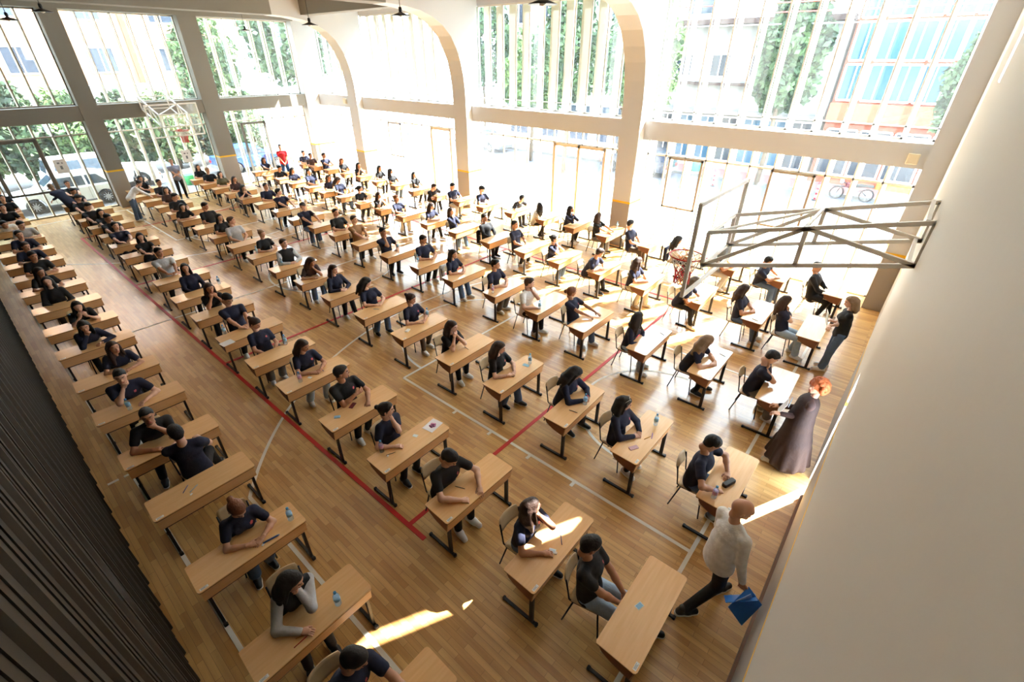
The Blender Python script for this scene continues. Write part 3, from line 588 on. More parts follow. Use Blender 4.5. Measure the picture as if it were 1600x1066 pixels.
car(-13.4, 27.6, math.pi, 4.3, 1.75, 1.45, CARD, 'dark blue car parked on the street beyond the glass door')
car(-32.0, 12.6, math.pi / 2, 4.1, 1.7, 1.45, mat('blue_car_paint', (50, 80, 140), .25), 'blue car parked beyond the narrow far door')
car(-26.2, 27.6, 0, 4.2, 1.75, 1.45, mat('silver_car_paint', (180, 184, 190), .25), 'silver car at the left end of the street')
car(2.6, 25.6, math.pi * .97, 4.2, 1.75, 1.4, CARW, 'white car parked at the right end of the street')
# motorbike
def motorbike(x, y, rz, label):
    t = thing('motorbike', (x, y, -.08), label, 'motorbike', None, rz)
    for cx in (.62, -.62):
        w_ = MB(); w_.tube([(cx + .28 * math.cos(a), 0, .31 + .28 * math.sin(a)) for a in [k * math.pi / 10 for k in range(20)]], .035, 8, closed=True); wo = w_.build('wheel', TYRE, t)
        r_ = MB(); r_.lathe([(.02, -.05), (.05, -.04), (.05, .04), (.02, .05)], (cx, 0, .31), 10, 'y')
        for k in range(8): a = k * math.pi / 4; r_.bar((cx, 0, .31), (cx + .26 * math.cos(a), 0, .31 + .26 * math.sin(a)), .01, .01)
        r_.build('rim', RIM, wo)
    b = MB(); b.tube([(.62, .07, .31), (.45, .07, .85)], .022, 6); b.tube([(.62, -.07, .31), (.45, -.07, .85)], .022, 6); b.tube([(.42, -.33, 1.02), (.46, -.15, .95), (.46, .15, .95), (.42, .33, 1.02)], .016, 6); b.build('handlebar', BLACK, t)
    b = MB(); b.tube([(.45, 0, .84), (.2, 0, .62), (-.1, 0, .42), (-.35, 0, .5), (-.62, .09, .31)], .03, 6); b.tube([(.2, 0, .62), (-.35, 0, .68), (-.75, 0, .74)], .025, 6); b.build('frame', BLACK, t)
    MB().bbox(-.2, .16, -.13, .13, .25, .52, .05).build('engine', RIM, t); MB().bbox(-.05, .36, -.13, .13, .62, .82, .06).build('fuel_tank', mat('dark_red_paint', (90, 30, 36), .3), t)
    MB().bbox(-.8, -.02, -.13, .13, .70, .80, .04).build('seat', TYRE, t); MB().bbox(.46, .62, -.11, .11, .78, .95, .04).build('headlamp', MATS['headlight_glass'], t)
    b = MB(); b.tube([(-.05, -.16, .3), (-.5, -.17, .3), (-.85, -.17, .36)], .035, 8); b.build('exhaust', RIM, t); MB().bbox(.35, .9, -.06, .06, .60, .64, .02).build('mudguard', BLACK, t); MB().bar((-.1, .1, .3), (-.15, .28, .0), .02, .02).build('side_stand', BLACK, t)
motorbike(-2.3, 28.45, math.pi + .1, 'black motorbike parked on the street outside the nearest windows')
REDW = mat('bollard_red', (206, 50, 60), .5)
def bollard(u, v, label, stripes=True, h=.85):
    p = onz(u, v, -.08); t = thing('bollard', (p.x, p.y, -.08), label, 'bollard', 'bollards along the street')
    MB().lathe([(.05, 0), (.05, h), (.03, h + .03)], n=10).build('post', REDW, t); MB().lathe([(.12, 0), (.12, .03), (.06, .05)], n=10).build('base', BLACK, t)
    if stripes:
        for k in range(3): MB().lathe([(.052, .14 + .24 * k), (.052, .26 + .24 * k)], n=10).build('white_band', WHITEF, t)
bollard(1113, 291, 'red and white striped bollard left of the motorbike, farther one'); bollard(1272, 313, 'red and white striped bollard just left of the motorbike'); bollard(1417, 321, 'plain red post right of the motorbike', False)
# paper sheets taped to the far windows
PAPER = mat('white_paper', (236, 236, 238), .7)
def sheet(u, v, label, x=XF - .47, w=.42, h=.56):
    p = onx(u, v, x); t = thing('paper_notice', tuple(p), label, 'notice', 'paper notices on the far windows')
    MB().box(-.003, 0, -w / 2, w / 2, -h / 2, h / 2).build('sheet', PAPER, t); b = MB(); b.box(0, .002, -.05, .03, -.12, .02); b.box(0, .002, -.1, -.02, .1, .16); b.box(0, .002, .04, .09, .1, .15); b.build('print', INK, t)
sheet(96, 260, 'white paper notice on the window above the hatchback'); sheet(292, 244, 'white paper notice on the window beside the checked shirt man'); sheet(443, 213, 'small paper notice on the window right of the red shirt', w=.2, h=.28)
m = MB(); m.lathe([(.0, 0), (.28, 0), (.33, .5), (.3, .52)], n=16); p = onx(295, 262, -30.0); tag(m.build('green_bin', mat('green_plastic', (60, 170, 90), .5), None, (-30.4, 8.6, -.06)), 'green plastic bin outside behind the checked shirt man', 'bin')
m = MB(); m.lathe([(.0, 0), (.3, 0), (.36, .6), (.33, .62)], n=14); tag(m.build('teal_bin', mat('teal_plastic', (70, 190, 170), .5), None, (-10.6, 29.8, .04)), 'teal bin on the pink sidewalk before the shops', 'bin')
# ================================================================== people (implicit surfaces meshed with surface nets)
A = lambda *p: np.array(p, dtype=np.float64)
def nrm(v): return v / (np.linalg.norm(v) + 1e-9)
def cap(a, b, ra, rb=None, side=None, w=1.0, k=None): return (np.asarray(a, float), np.asarray(b, float), ra, ra if rb is None else rb, None if side is None else nrm(np.asarray(side, float)), w, k)
def nets(prims, res, k=.03, cuts=(), post=None):
    """smooth union of tapered capsules -> quad mesh; cuts: (normal, offset) removes where n.p > offset"""
    lo = np.min([np.minimum(p[0] - p[2] * max(1, p[5]), p[1] - p[3] * max(1, p[5])) for p in prims], 0) - 2.5 * res
    hi = np.max([np.maximum(p[0] + p[2] * max(1, p[5]), p[1] + p[3] * max(1, p[5])) for p in prims], 0) + 2.5 * res
    n = np.ceil((hi - lo) / res).astype(int) + 1; D = np.full(n, 1.0, np.float32)
    ax = [lo[i] + res * np.arange(n[i]) for i in range(3)]
    for a, b, ra, rb, sd_, w, kk in prims:
        kk = k if kk is None else kk
        R = max(ra, rb) * max(1, w) + kk + 2 * res
        i0 = np.maximum(((np.minimum(a, b) - R - lo) / res).astype(int), 0); i1 = np.minimum(((np.maximum(a, b) + R - lo) / res).astype(int) + 2, n)
        X = np.stack(np.meshgrid(*[ax[i][i0[i]:i1[i]] for i in range(3)], indexing='ij'), -1).astype(np.float32)
        ab = b - a; L2 = ab @ ab; v = X - a.astype(np.float32)
        t = np.clip((v @ ab.astype(np.float32)) / max(L2, 1e-9), 0, 1); v = v - t[..., None] * ab.astype(np.float32)
        if sd_ is not None:
            c = v @ sd_.astype(np.float32); v = v - (c * (1 - 1 / w))[..., None] * sd_.astype(np.float32)
        d = np.sqrt((v * v).sum(-1)) - (ra + (rb - ra) * t)
        s = D[i0[0]:i1[0], i0[1]:i1[1], i0[2]:i1[2]]; h = np.maximum(kk - np.abs(s - d), 0) / max(kk, 1e-6)
        D[i0[0]:i1[0], i0[1]:i1[1], i0[2]:i1[2]] = np.minimum(s, d) - h * h * kk * .25
    if cuts or post is not None:
        X = np.stack(np.meshgrid(*ax, indexing='ij'), -1)
        for nn, off in cuts: D = np.maximum(D, (X @ np.asarray(nn) - off).astype(np.float32))
        if post is not None: D = post(X, D)
    D[0] = D[-1] = 1; D[:, 0] = D[:, -1] = 1; D[:, :, 0] = D[:, :, -1] = 1
    In = D < 0; cells = np.zeros(n - 1, np.int8)
    s = [In[i:n[0] - 1 + i, j:n[1] - 1 + j, l:n[2] - 1 + l] for i in (0, 1) for j in (0, 1) for l in (0, 1)]
    cnt = sum(q.astype(np.int8) for q in s); act = (cnt > 0) & (cnt < 8); idx = np.full(n - 1, -1, np.int64); C = np.argwhere(act)
    if len(C) == 0: return np.zeros((0, 3)), np.zeros((0, 4), int)
    idx[act] = np.arange(len(C)); P = np.zeros((len(C), 3)); cn = np.zeros(len(C)); corner = [(i, j, l) for i in (0, 1) for j in (0, 1) for l in (0, 1)]
    for ci in range(8):
        for cj in range(ci + 1, 8):
            dlt = np.abs(np.array(corner[ci]) - corner[cj])
            if dlt.sum() != 1: continue
            a = C + corner[ci]; b = C + corner[cj]; da = D[a[:, 0], a[:, 1], a[:, 2]]; db = D[b[:, 0], b[:, 1], b[:, 2]]; mk = (da < 0) != (db < 0)
            t = np.where(mk, da / np.where(mk, da - db, 1), 0); P += np.where(mk[:, None], a + (b - a) * t[:, None], 0); cn += mk
    P = lo + res * P / cn[:, None]; Fs = []
    for axn, (u, v) in ((0, (1, 2)), (1, (2, 0)), (2, (0, 1))):
        sl0 = [slice(None)] * 3; sl1 = [slice(None)] * 3; sl0[axn] = slice(0, -1); sl1[axn] = slice(1, None)
        e = In[tuple(sl0)] != In[tuple(sl1)]; E_ = np.argwhere(e); E_ = E_[(E_[:, u] > 0) & (E_[:, v] > 0) & (E_[:, u] < n[u] - 1) & (E_[:, v] < n[v] - 1)]
        o = [np.zeros(3, int) for _ in range(4)]; o[1][u] = -1; o[2][u] = -1; o[2][v] = -1; o[3][v] = -1
        q = np.stack([idx[tuple((E_ + k_).T)] for k_ in o], 1); fl = In[tuple(E_.T)]; q[~fl] = q[~fl][:, ::-1]; Fs.append(q)
    return P, np.concatenate(Fs)
def rotm(yaw=0, pitch=0, roll=0): return np.array(Euler((roll, pitch, yaw), 'XYZ').to_matrix())
class Acc:
    def __init__(s): s.V = []; s.F = []; s.M = []; s.n = 0
    def add(s, V, F, mi=0, R=None, t=None):
        if len(V) == 0: return
        if R is not None: V = V @ R.T
        if t is not None: V = V + t
        s.V.append(V); s.F.append(F + s.n); s.M.append(np.full(len(F), mi) if np.isscalar(mi) else mi); s.n += len(V)
    def obj(s, name, mats, parent=None): return rawobj(name, np.concatenate(s.V), np.concatenate(s.F), mats, parent, True, np.concatenate(s.M))
# --- templates
_T = {}
HEADP = lambda f: [cap((-.022, 0, .022), (.012, 0, .026), .092, .088, (0, 1, 0), .84), cap((.035, 0, .0), (.046, 0, -.04), .058, .046, (0, 1, 0), 1.12), cap((.02, 0, -.055), (.062, 0, -.088), .05, .026 if f else .03, (0, 1, 0), 1.25),
    cap((.096, 0, .004), (.113, 0, -.028), .007, .0125, k=.012), cap((.102, -.012, -.034), (.102, .012, -.034), .008, k=.01), cap((-.012, .078, -.004), (-.014, .078, -.030), .016, .011, k=.008), cap((-.012, -.078, -.004), (-.014, -.078, -.030), .016, .011, k=.008),
    cap((.088, -.03, .024), (.088, .03, .024), .014, k=.02), cap((.093, -.014, -.062), (.093, .014, -.062), .011, k=.008), cap((-.03, 0, -.04), (-.042, 0, -.105), .054 if not f else .048, .052 if not f else .046, k=.03)]
def eyecut(X, D):
    for s in (-1, 1):
        d = np.sqrt(((X - A(.105, s * .033, .002)) ** 2).sum(-1)) - .017; D = np.maximum(D, -d.astype(np.float32))
    return D
def head(f, res):
    key = ('h', f, res)
    if key not in _T:
        V, F = nets(HEADP(f), res, .022, post=eyecut if res < .009 else None); a = Acc(); c = V[F].mean(1); mi = np.zeros(len(F), int)
        mi[(c[:, 0] > .09) & (abs(c[:, 2] + .062) < .008) & (abs(c[:, 1]) < .024)] = 2
        mi[(c[:, 0] > .078) & (abs(c[:, 2] - .030) < .0055 + 0 * c[:, 1]) & (abs(abs(c[:, 1]) - .033) < .019)] = 1
        a.add(V, F, mi)
        for s in (-1, 1):
            V2, F2 = nets([cap((.083, s * .033, .002), (.0831, s * .033, .002), .0115)], min(res * .5, .005), .001); c2 = V2[F2].mean(1); a.add(V2, F2, np.where(np.hypot(c2[:, 1] - s * .033, c2[:, 2] - .002) < .006, 1, 3))
        _T[key] = (np.concatenate(a.V), np.concatenate(a.F), np.concatenate(a.M))
    return _T[key]
def hair(style, res):
    key = ('hair', style, res)
    if key in _T: return _T[key]
    sk = [cap((-.025, 0, .026), (.010, 0, .033), .101, .097, (0, 1, 0), .86), cap((-.03, 0, -.01), (-.036, 0, -.045), .084, .064, (0, 1, 0), .95)]
    if style == 's': sk = [cap((-.023, 0, .028), (.012, 0, .036), .099, .095, (0, 1, 0), .85), cap((.02, 0, .06), (.045, 0, .066), .055, .046, (0, 1, 0), 1.2), cap((-.03, 0, -.01), (-.036, 0, -.045), .080, .058, (0, 1, 0), .95)]
    def facecut(X, D):
        x, y, z = X[..., 0], X[..., 1], X[..., 2]; c = np.minimum(.93 * x - .36 * z - .055 * (1 - np.minimum(abs(y) / .09, 1) * .9) - (.0 if style in 'sgy' else -.0), .25)
        lim = np.where(z > .0, .022 + z * .85, .018) if style not in 's' else np.where(z > .012, .006 + z * 1.0, -.030)
        d = np.where(z < .072, np.minimum(x - lim, .076 - z), -1.0); d = np.where(z < .072, d, -.5)
        D = np.maximum(D, d.astype(np.float32))
        if style in ('s', 'c', 'b', 'p'): D = np.maximum(D, (-.082 - z - .5 * (x + .06)).astype(np.float32))
        return D
    if style == 's': V, F = nets(sk, res, .02, post=facecut)
    elif style == 'l':
        P = sk + [cap((-.055, s * .055, .0), (-.062, s * .075, -.16), .048, .048) for s in (-1, 1)] + [cap((-.062, s * .075, -.16), (-.05, s * .088, -.33), .046, .022) for s in (-1, 1)] + [cap((-.085, 0, -.02), (-.105, 0, -.17), .06, .055, (0, 1, 0), 1.5), cap((-.105, 0, -.17), (-.10, 0, -.35), .052, .022, (0, 1, 0), 1.9)] + [cap((.01, s * .088, .01), (.012, s * .105, -.20), .020, .022) for s in (-1, 1)]
        V, F = nets(P, res, .03, post=facecut)
    elif style == 'b': V, F = nets(sk + [cap((-.125, 0, .055), (-.13, 0, .06), .036)], res, .015, post=facecut)
    elif style == 'p': V, F = nets(sk + [cap((-.11, 0, .05), (-.155, 0, .02), .026, .032), cap((-.155, 0, .02), (-.16, 0, -.16), .034, .014)], res, .015, post=facecut)
    elif style == 'y':
        g = np.random.default_rng(5); P = list(sk)
        for _ in range(170):
            d = g.normal(size=3); d /= np.linalg.norm(d)
            if d[0] > .05 and -.9 < d[2] < .62 and abs(d[1]) < .8 or d[2] < -.7: continue
            c = A(-.025, 0, .015) + d * A(.112, .115, .118); P.append(cap(c, c + .01, .024 + .012 * g.random(), k=.006))
        V, F = nets(P, res, .02)
    elif style == 'm': # medium wavy, shoulder length
        P = sk + [cap((-.05, s * .06, .0), (-.045, s * .085, -.17), .055, .05) for s in (-1, 1)] + [cap((-.085, 0, 0), (-.085, 0, -.17), .06, .055, (0, 1, 0), 1.4)] + [cap((.015, s * .088, .02), (.02, s * .10, -.12), .024, .028) for s in (-1, 1)]
        V, F = nets(P, res, .03, post=facecut)
    elif style == 'c': # peaked cap
        def cc(X, D): return np.maximum(D, (.02 - X[..., 2] + .1 * X[..., 0]).astype(np.float32))
        V, F = nets([cap((-.02, 0, .03), (.012, 0, .036), .106, .1, (0, 1, 0), .87)], res, .02, post=cc); V2, F2 = nets([cap((.09, 0, .035), (.155, 0, .03), .012, .01, (0, 1, 0), 6)], res, .01); F2 = F2 + len(V); V = np.concatenate([V, V2]); F = np.concatenate([F, F2])
    elif style == 'k': V, F = nets([cap((-.03, 0, -.02), (-.03, 0, -.021), .09, .09, (0, 1, 0), .9)], res, .01, post=lambda X, D: np.maximum(D, np.maximum(np.maximum(X[..., 2] - .02, X[..., 0] + .02), -.06 - X[..., 2]).astype(np.float32)))
    _T[key] = (V, F); return _T[key]
def hand(kind, side, res):
    key = ('hand', kind, side, res)
    if key not in _T:
        cu = {'relax': (.45, .5, .4), 'flat': (.12, .12, .1), 'fist': (1.2, 1.5, .9), 'hold': (.8, .8, .5)}[kind]; P = [cap((-.03, 0, 0), (.01, 0, 0), .024, .022, (0, 1, 0), 1.15), cap((.012, .002, 0), (.07, 0, 0), .0165, .015, (0, 1, 0), 2.3)]
        for j, (y, L) in enumerate(((.029, .068), (.010, .077), (-.010, .071), (-.028, .056))):
            p = A(.078, y * 1.05, 0); ang = 0; sp = y * 2.2 if kind == 'flat' else y * .7; rr = .0088 - .0006 * (j == 3)
            for q in range(3):
                ang += cu[q]; d = A(math.cos(ang), math.sin(sp), -math.sin(ang)); nx = p + d * L * (.45, .32, .26)[q]; P.append(cap(p, nx, rr, rr * .93, k=.004)); rr *= .93; p = nx
        P += [cap((.015, .02, -.004), (.045, .05, -.012), .0145, .0115, k=.01), cap((.045, .05, -.012), (.078, .056 if kind != 'fist' else .03, -.018), .0115, .0085, k=.004)]
        P = [(p[0] * A(1, side, 1), p[1] * A(1, side, 1)) + p[2:] for p in P]
        _T[key] = nets(P, res, .008)
    return _T[key]
def shoe(res):
    if ('shoe', res) not in _T: _T[('shoe', res)] = nets([cap((-.055, 0, .045), (.05, 0, .042), .04, .043), cap((.05, 0, .04), (.145, 0, .03), .046, .036), cap((-.03, 0, .06), (-.02, 0, .105), .042, .044)], res, .02, cuts=[((0, 0, -1), 0)])
    return _T[('shoe', res)]
def shsole(res):
    if ('sole', res) not in _T: _T[('sole', res)] = nets([cap((-.058, 0, .012), (.05, 0, .012), .044, .047), cap((.05, 0, .012), (.145, 0, .012), .05, .04)], res, .01, cuts=[((0, 0, -1), 0), ((0, 0, 1), .022)])
    return _T[('sole', res)]
def ik(S_, H_, l1, l2, pole):
    d = H_ - S_; D_ = np.linalg.norm(d)
    if D_ > (l1 + l2) * .995: H_ = S_ + d / D_ * (l1 + l2) * .995; D_ = (l1 + l2) * .995; d = H_ - S_
    u = d / D_; a = (l1 * l1 - l2 * l2 + D_ * D_) / (2 * D_); h = math.sqrt(max(l1 * l1 - a * a, 0)); p = pole - u * (pole @ u); return S_ + u * a + nrm(p) * h, H_
# --- cloth and skin
def clothmat(name, c, rough=.85): return mat(name, c, rough, noise=.10, scale=14, bump=.35, bscale=22)
TOPS = {'n': ('navy polo', (30, 34, 58)), 'k': ('black top', (24, 24, 28)), 'w': ('white shirt', (232, 232, 232)), 'g': ('pale grey top', (190, 192, 196)), 'o': ('tan tee', (156, 118, 84)), 'v': ('olive top', (92, 86, 60)), 'r': ('dark brown top', (66, 44, 40)), 'R': ('red tee', (196, 34, 44)), 'c': ('checked shirt', (150, 156, 180))}
BOTS = {'j': (84, 108, 142), 'J': (160, 180, 200), 'b': (26, 26, 30), 'g': (112, 110, 108), 'w': (206, 204, 198), 't': (96, 78, 62), 'B': (30, 70, 120)}
TM = {k: clothmat(v[0].replace(' ', '_') + '_cloth', v[1]) for k, v in TOPS.items()}; BM_ = {k: clothmat('trousers_' + k, v) for k, v in BOTS.items()}
SKIN = [mat('skin_a', (222, 176, 150), .5), mat('skin_b', (206, 156, 128), .5), mat('skin_c', (190, 138, 108), .5)]; DARKF = mat('dark_brow', (40, 28, 24), .6); LIP = mat('lips', (186, 104, 96), .45); EYEW = mat('eye_white', (228, 224, 218), .3)
HAIRC = {'d': mat('hair_black', (22, 17, 16), .65, bump=.5, bscale=50), 'n': mat('hair_brown', (58, 38, 28), .6, bump=.5, bscale=50), 'a': mat('hair_auburn', (120, 72, 44), .6, bump=.5, bscale=50), 'f': mat('hair_ash_blonde', (136, 108, 80), .5, bump=.5, bscale=50), 'o': mat('hair_copper', (190, 98, 48), .6, bump=.8, bscale=60)}
SHOEW = mat('white_trainer', (226, 224, 218), .5); SHOEB = mat('black_trainer', (30, 30, 32), .5); CREST = mat('crest_print', (206, 90, 100), .6)
def person(P, hd, yaw, hyaw, hpitch, hands, ankles, knees, top='n', bot='b', hs='s', hc='d', fem=False, long_=False, shoes='w', sc=1.05, label='', group=None, vest=False, name='person', skirt=False, dress=None, hk=('relax', 'relax'), elbow_poles=None, hroll=0, belly=0, floor=0, coat=None):
    P = np.asarray(P, float); hd = np.asarray(hd, float); dist = float(np.linalg.norm(hd - A(0, 0, CAMH)))
    res = .011 if dist < 6.5 else (.014 if dist < 9.5 else (.019 if dist < 14 else .028)); hres = .006 if dist < 8.5 else (.010 if dist < 14 else .018); near = dist < 13
    R = rotm(yaw); fw = R @ A(1, 0, 0); sd_ = R @ A(0, 1, 0); up = nrm(hd - P)
    Lt = np.linalg.norm(hd - P); N = P + up * (Lt - .205 * sc) - fw * .01; mid = P + (N - P) * .42 - fw * .015; ch = P + (N - P) * .74 + fw * .01
    sdt = nrm(sd_ - up * (sd_ @ up)); fwt = np.cross(sdt, up); shw = (.162 if fem else .188) * sc; g = (.93 if fem else 1.0) * sc
    torso = [cap(P + A(0, 0, .0), mid, .122 * g + belly * .4, .102 * g + belly, sdt, 1.33), cap(mid, ch, .102 * g + belly, .118 * g, sdt, 1.36), cap(ch, N - up * .045, .118 * g, .07 * g, sdt, 1.5)]
    if fem: torso += [cap(ch + fwt * .075 * g + sdt * .065 * s - up * .02, ch + fwt * .08 * g + sdt * .065 * s - up * .03, .055 * g) for s in (-1, 1)]
    shl = [N + sdt * shw * s - up * .045 for s in (1, -1)]
    neck = [cap(N - up * .05, hd + rotm(hyaw, hpitch, hroll) @ A(-.036, 0, -.085) * sc, .056 * g, .050 * g), cap(shl[0] - sdt * .02, N + sdt * .03 - up * .01, .05 * g, .045 * g), cap(shl[1] + sdt * .02, N - sdt * .03 - up * .01, .05 * g, .045 * g)]
    arms = []; wr = []; l1, l2 = .285 * sc, .25 * sc
    for i, s in enumerate((1, -1)):
        T_ = np.asarray(hands[i], float); dr = nrm(T_ - shl[i]); pole = (sd_ * s * .8 - A(0, 0, 1) * .8 - fw * .1) if elbow_poles is None else np.asarray(elbow_poles[i], float)
        E, Wr = ik(shl[i], T_, l1, l2, pole); arms.append((shl[i], E, Wr)); wr.append(Wr)
    ar = .047 * g; body = list(torso) + neck
    for S_, E, Wr in arms: body += [cap(S_, E, ar, ar * .82), cap(E, E + (Wr - E) * .35, ar * .84, ar * .82), cap(E + (Wr - E) * .35, Wr, ar * .82, ar * .56)]
    legs = []
    for i, s in enumerate((1, -1)):
        H_ = P + sd_ * .085 * s * sc - A(0, 0, .02); K = np.asarray(knees[i], float); An = np.asarray(ankles[i], float); legs.append((H_, K, An))
        body += [cap(H_, K, .083 * g, .055 * g), cap(K, K + (An - K) * .4, .055 * g, .052 * g), cap(K + (An - K) * .4, An, .052 * g, .034 * g)]
    acc = Acc(); V, F = nets(body, res, .03); acc.add(V, F, 0)
    HR = rotm(hyaw, hpitch, hroll); V, F, M_ = head(fem, hres); acc.add(V * sc, F, M_, HR, hd)
    dirs = []
    for i, s in enumerate((1, -1)):
        S_, E, Wr = arms[i]; x = nrm(Wr - E)
        tg = hk[i] if isinstance(hk[i], str) else hk[i][0]; x = x if isinstance(hk[i], str) else nrm(np.asarray(hk[i][1], float)); upv = A(0, 0, 1) if isinstance(hk[i], str) else nrm(np.asarray(hk[i][2], float))
        z = upv - x * (upv @ x); z = nrm(z); y = np.cross(z, x); Rm = np.stack([x, y, z], 1)
        hside = -1 if i == 0 else 1
        if near: V, F = hand(tg, hside, .0055 if dist < 9 else .008)
        else: V, F = hand(tg, hside, .012)
        acc.add(V * sc * 1.02, F, 0, Rm, Wr); dirs.append((Wr, Rm))
    sk = SKIN[hash(label) % 3 if False else int(abs(hd[0] * 7 + hd[1] * 13)) % 3]
    o = acc.obj(name, [sk, DARKF, LIP, EYEW]); tag(o, label, 'person', group)
    # shirt
    e = .014; sh = [cap(p[0], p[1], p[2] + e, p[3] + e, p[4], p[5]) for p in torso] + [cap(neck[j][0], neck[j][1], neck[j][2] + e * .9, neck[j][3] + e * .6) for j in (1, 2)]
    sh[0] = cap(P - up * (.03 if not long_ else .06) - A(0, 0, 0), mid, .13 * g + e + belly * .4, .102 * g + e * 1.4 + belly, sdt, 1.33)
    slv = []
    for S_, E, Wr in arms:
        if long_: slv += [cap(S_, E, ar + .018, ar * .85 + .016), cap(E, E + (Wr - E) * .93, ar * .85 + .016, ar * .6 + .012)]
        else: slv += [cap(S_, S_ + (E - S_) * .55, ar + .019, ar + .016)]
    mt = TM[top]; ac = Acc(); V, F = nets(sh + slv, res, .022); c = V[F].mean(1); q = c - (ch + sdt * .09 * g + up * .04); mi = np.where((np.hypot(q @ sdt, q @ up) < .018) & (q @ fwt > 0) & (top in 'nk' and dist < 11 and not vest and not coat), 1, 0); ac.add(V, F, mi)
    ac.obj('shirt', [mt, CREST], o)
    if vest:
        V, F = nets([cap(p[0], p[1], p[2] + .012, p[3] + .012, p[4], p[5]) for p in sh], res, .022); rawobj('vest', V, F, TM['k'], o, True)
    # trousers
    if dress is None:
        w_ = .012 if bot in 'bt' else .02; tr = [cap(P - up * .01 + A(0, 0, .0), P + up * .10, .128 * g + .008 + belly * .3, .108 * g + .008 + belly * .5, sd_, 1.3)]
        for H_, K, An in legs: tr += [cap(H_, K, .083 * g + w_, .055 * g + w_), cap(K, An + (K - An) * .06, .056 * g + w_, .042 * g + w_ * (1.8 if bot in 'jJwg' else 1))]
        if skirt: tr += [cap(P, (legs[0][1] + legs[1][1]) / 2, .13, .12, sd_, 1.3), cap((legs[0][1] + legs[1][1]) / 2, (legs[0][2] + legs[1][2]) / 2 + A(0, 0, .1), .12, .13, sd_, 1.4)]
        V, F = nets(tr, res, .025); rawobj('skirt' if skirt else 'trousers', V, F, BM_[bot], o, True)
    else:
        V, F = nets(dress(P, N, ch, sdt, fwt, up), res, .04); rawobj('long_coat', V, F, clothmat('dark_brown_coat_cloth', (52, 35, 31)), o, True)
    for i, (H_, K, An) in enumerate(legs):
        f = nrm(An - K); fd = fw * .9 + sd_ * (.25 if i == 0 else -.25) * .5; fd[2] = 0; ya = math.atan2(fd[1], fd[0])
        ac = Acc(); sr = max(res * .8, .009); V, F = shoe(sr); Rm = rotm(ya); T_ = A(An[0], An[1], max(An[2] - .085, floor)); ac.add(V * sc, F, 0, Rm, T_); V, F = shsole(sr); ac.add(V * sc, F, 1, Rm, T_)
        ac.obj('shoe', [SHOEW if shoes == 'w' else SHOEB, SHOEW], o)
    if hs:
        V, F = hair(hs, hres); rawobj('cap' if hs == 'c' else 'hair', (V * sc) @ HR.T + hd, F, HAIRC[hc] if hs != 'c' else TM['k'], o, True)
        if hs == 'c':
            V, F = hair('s', hres); rawobj('hair', (V * sc * .985) @ HR.T + hd, F, HAIRC['d'], o, True)
    return o, dirs, arms, (N, ch, sdt, fwt, up)
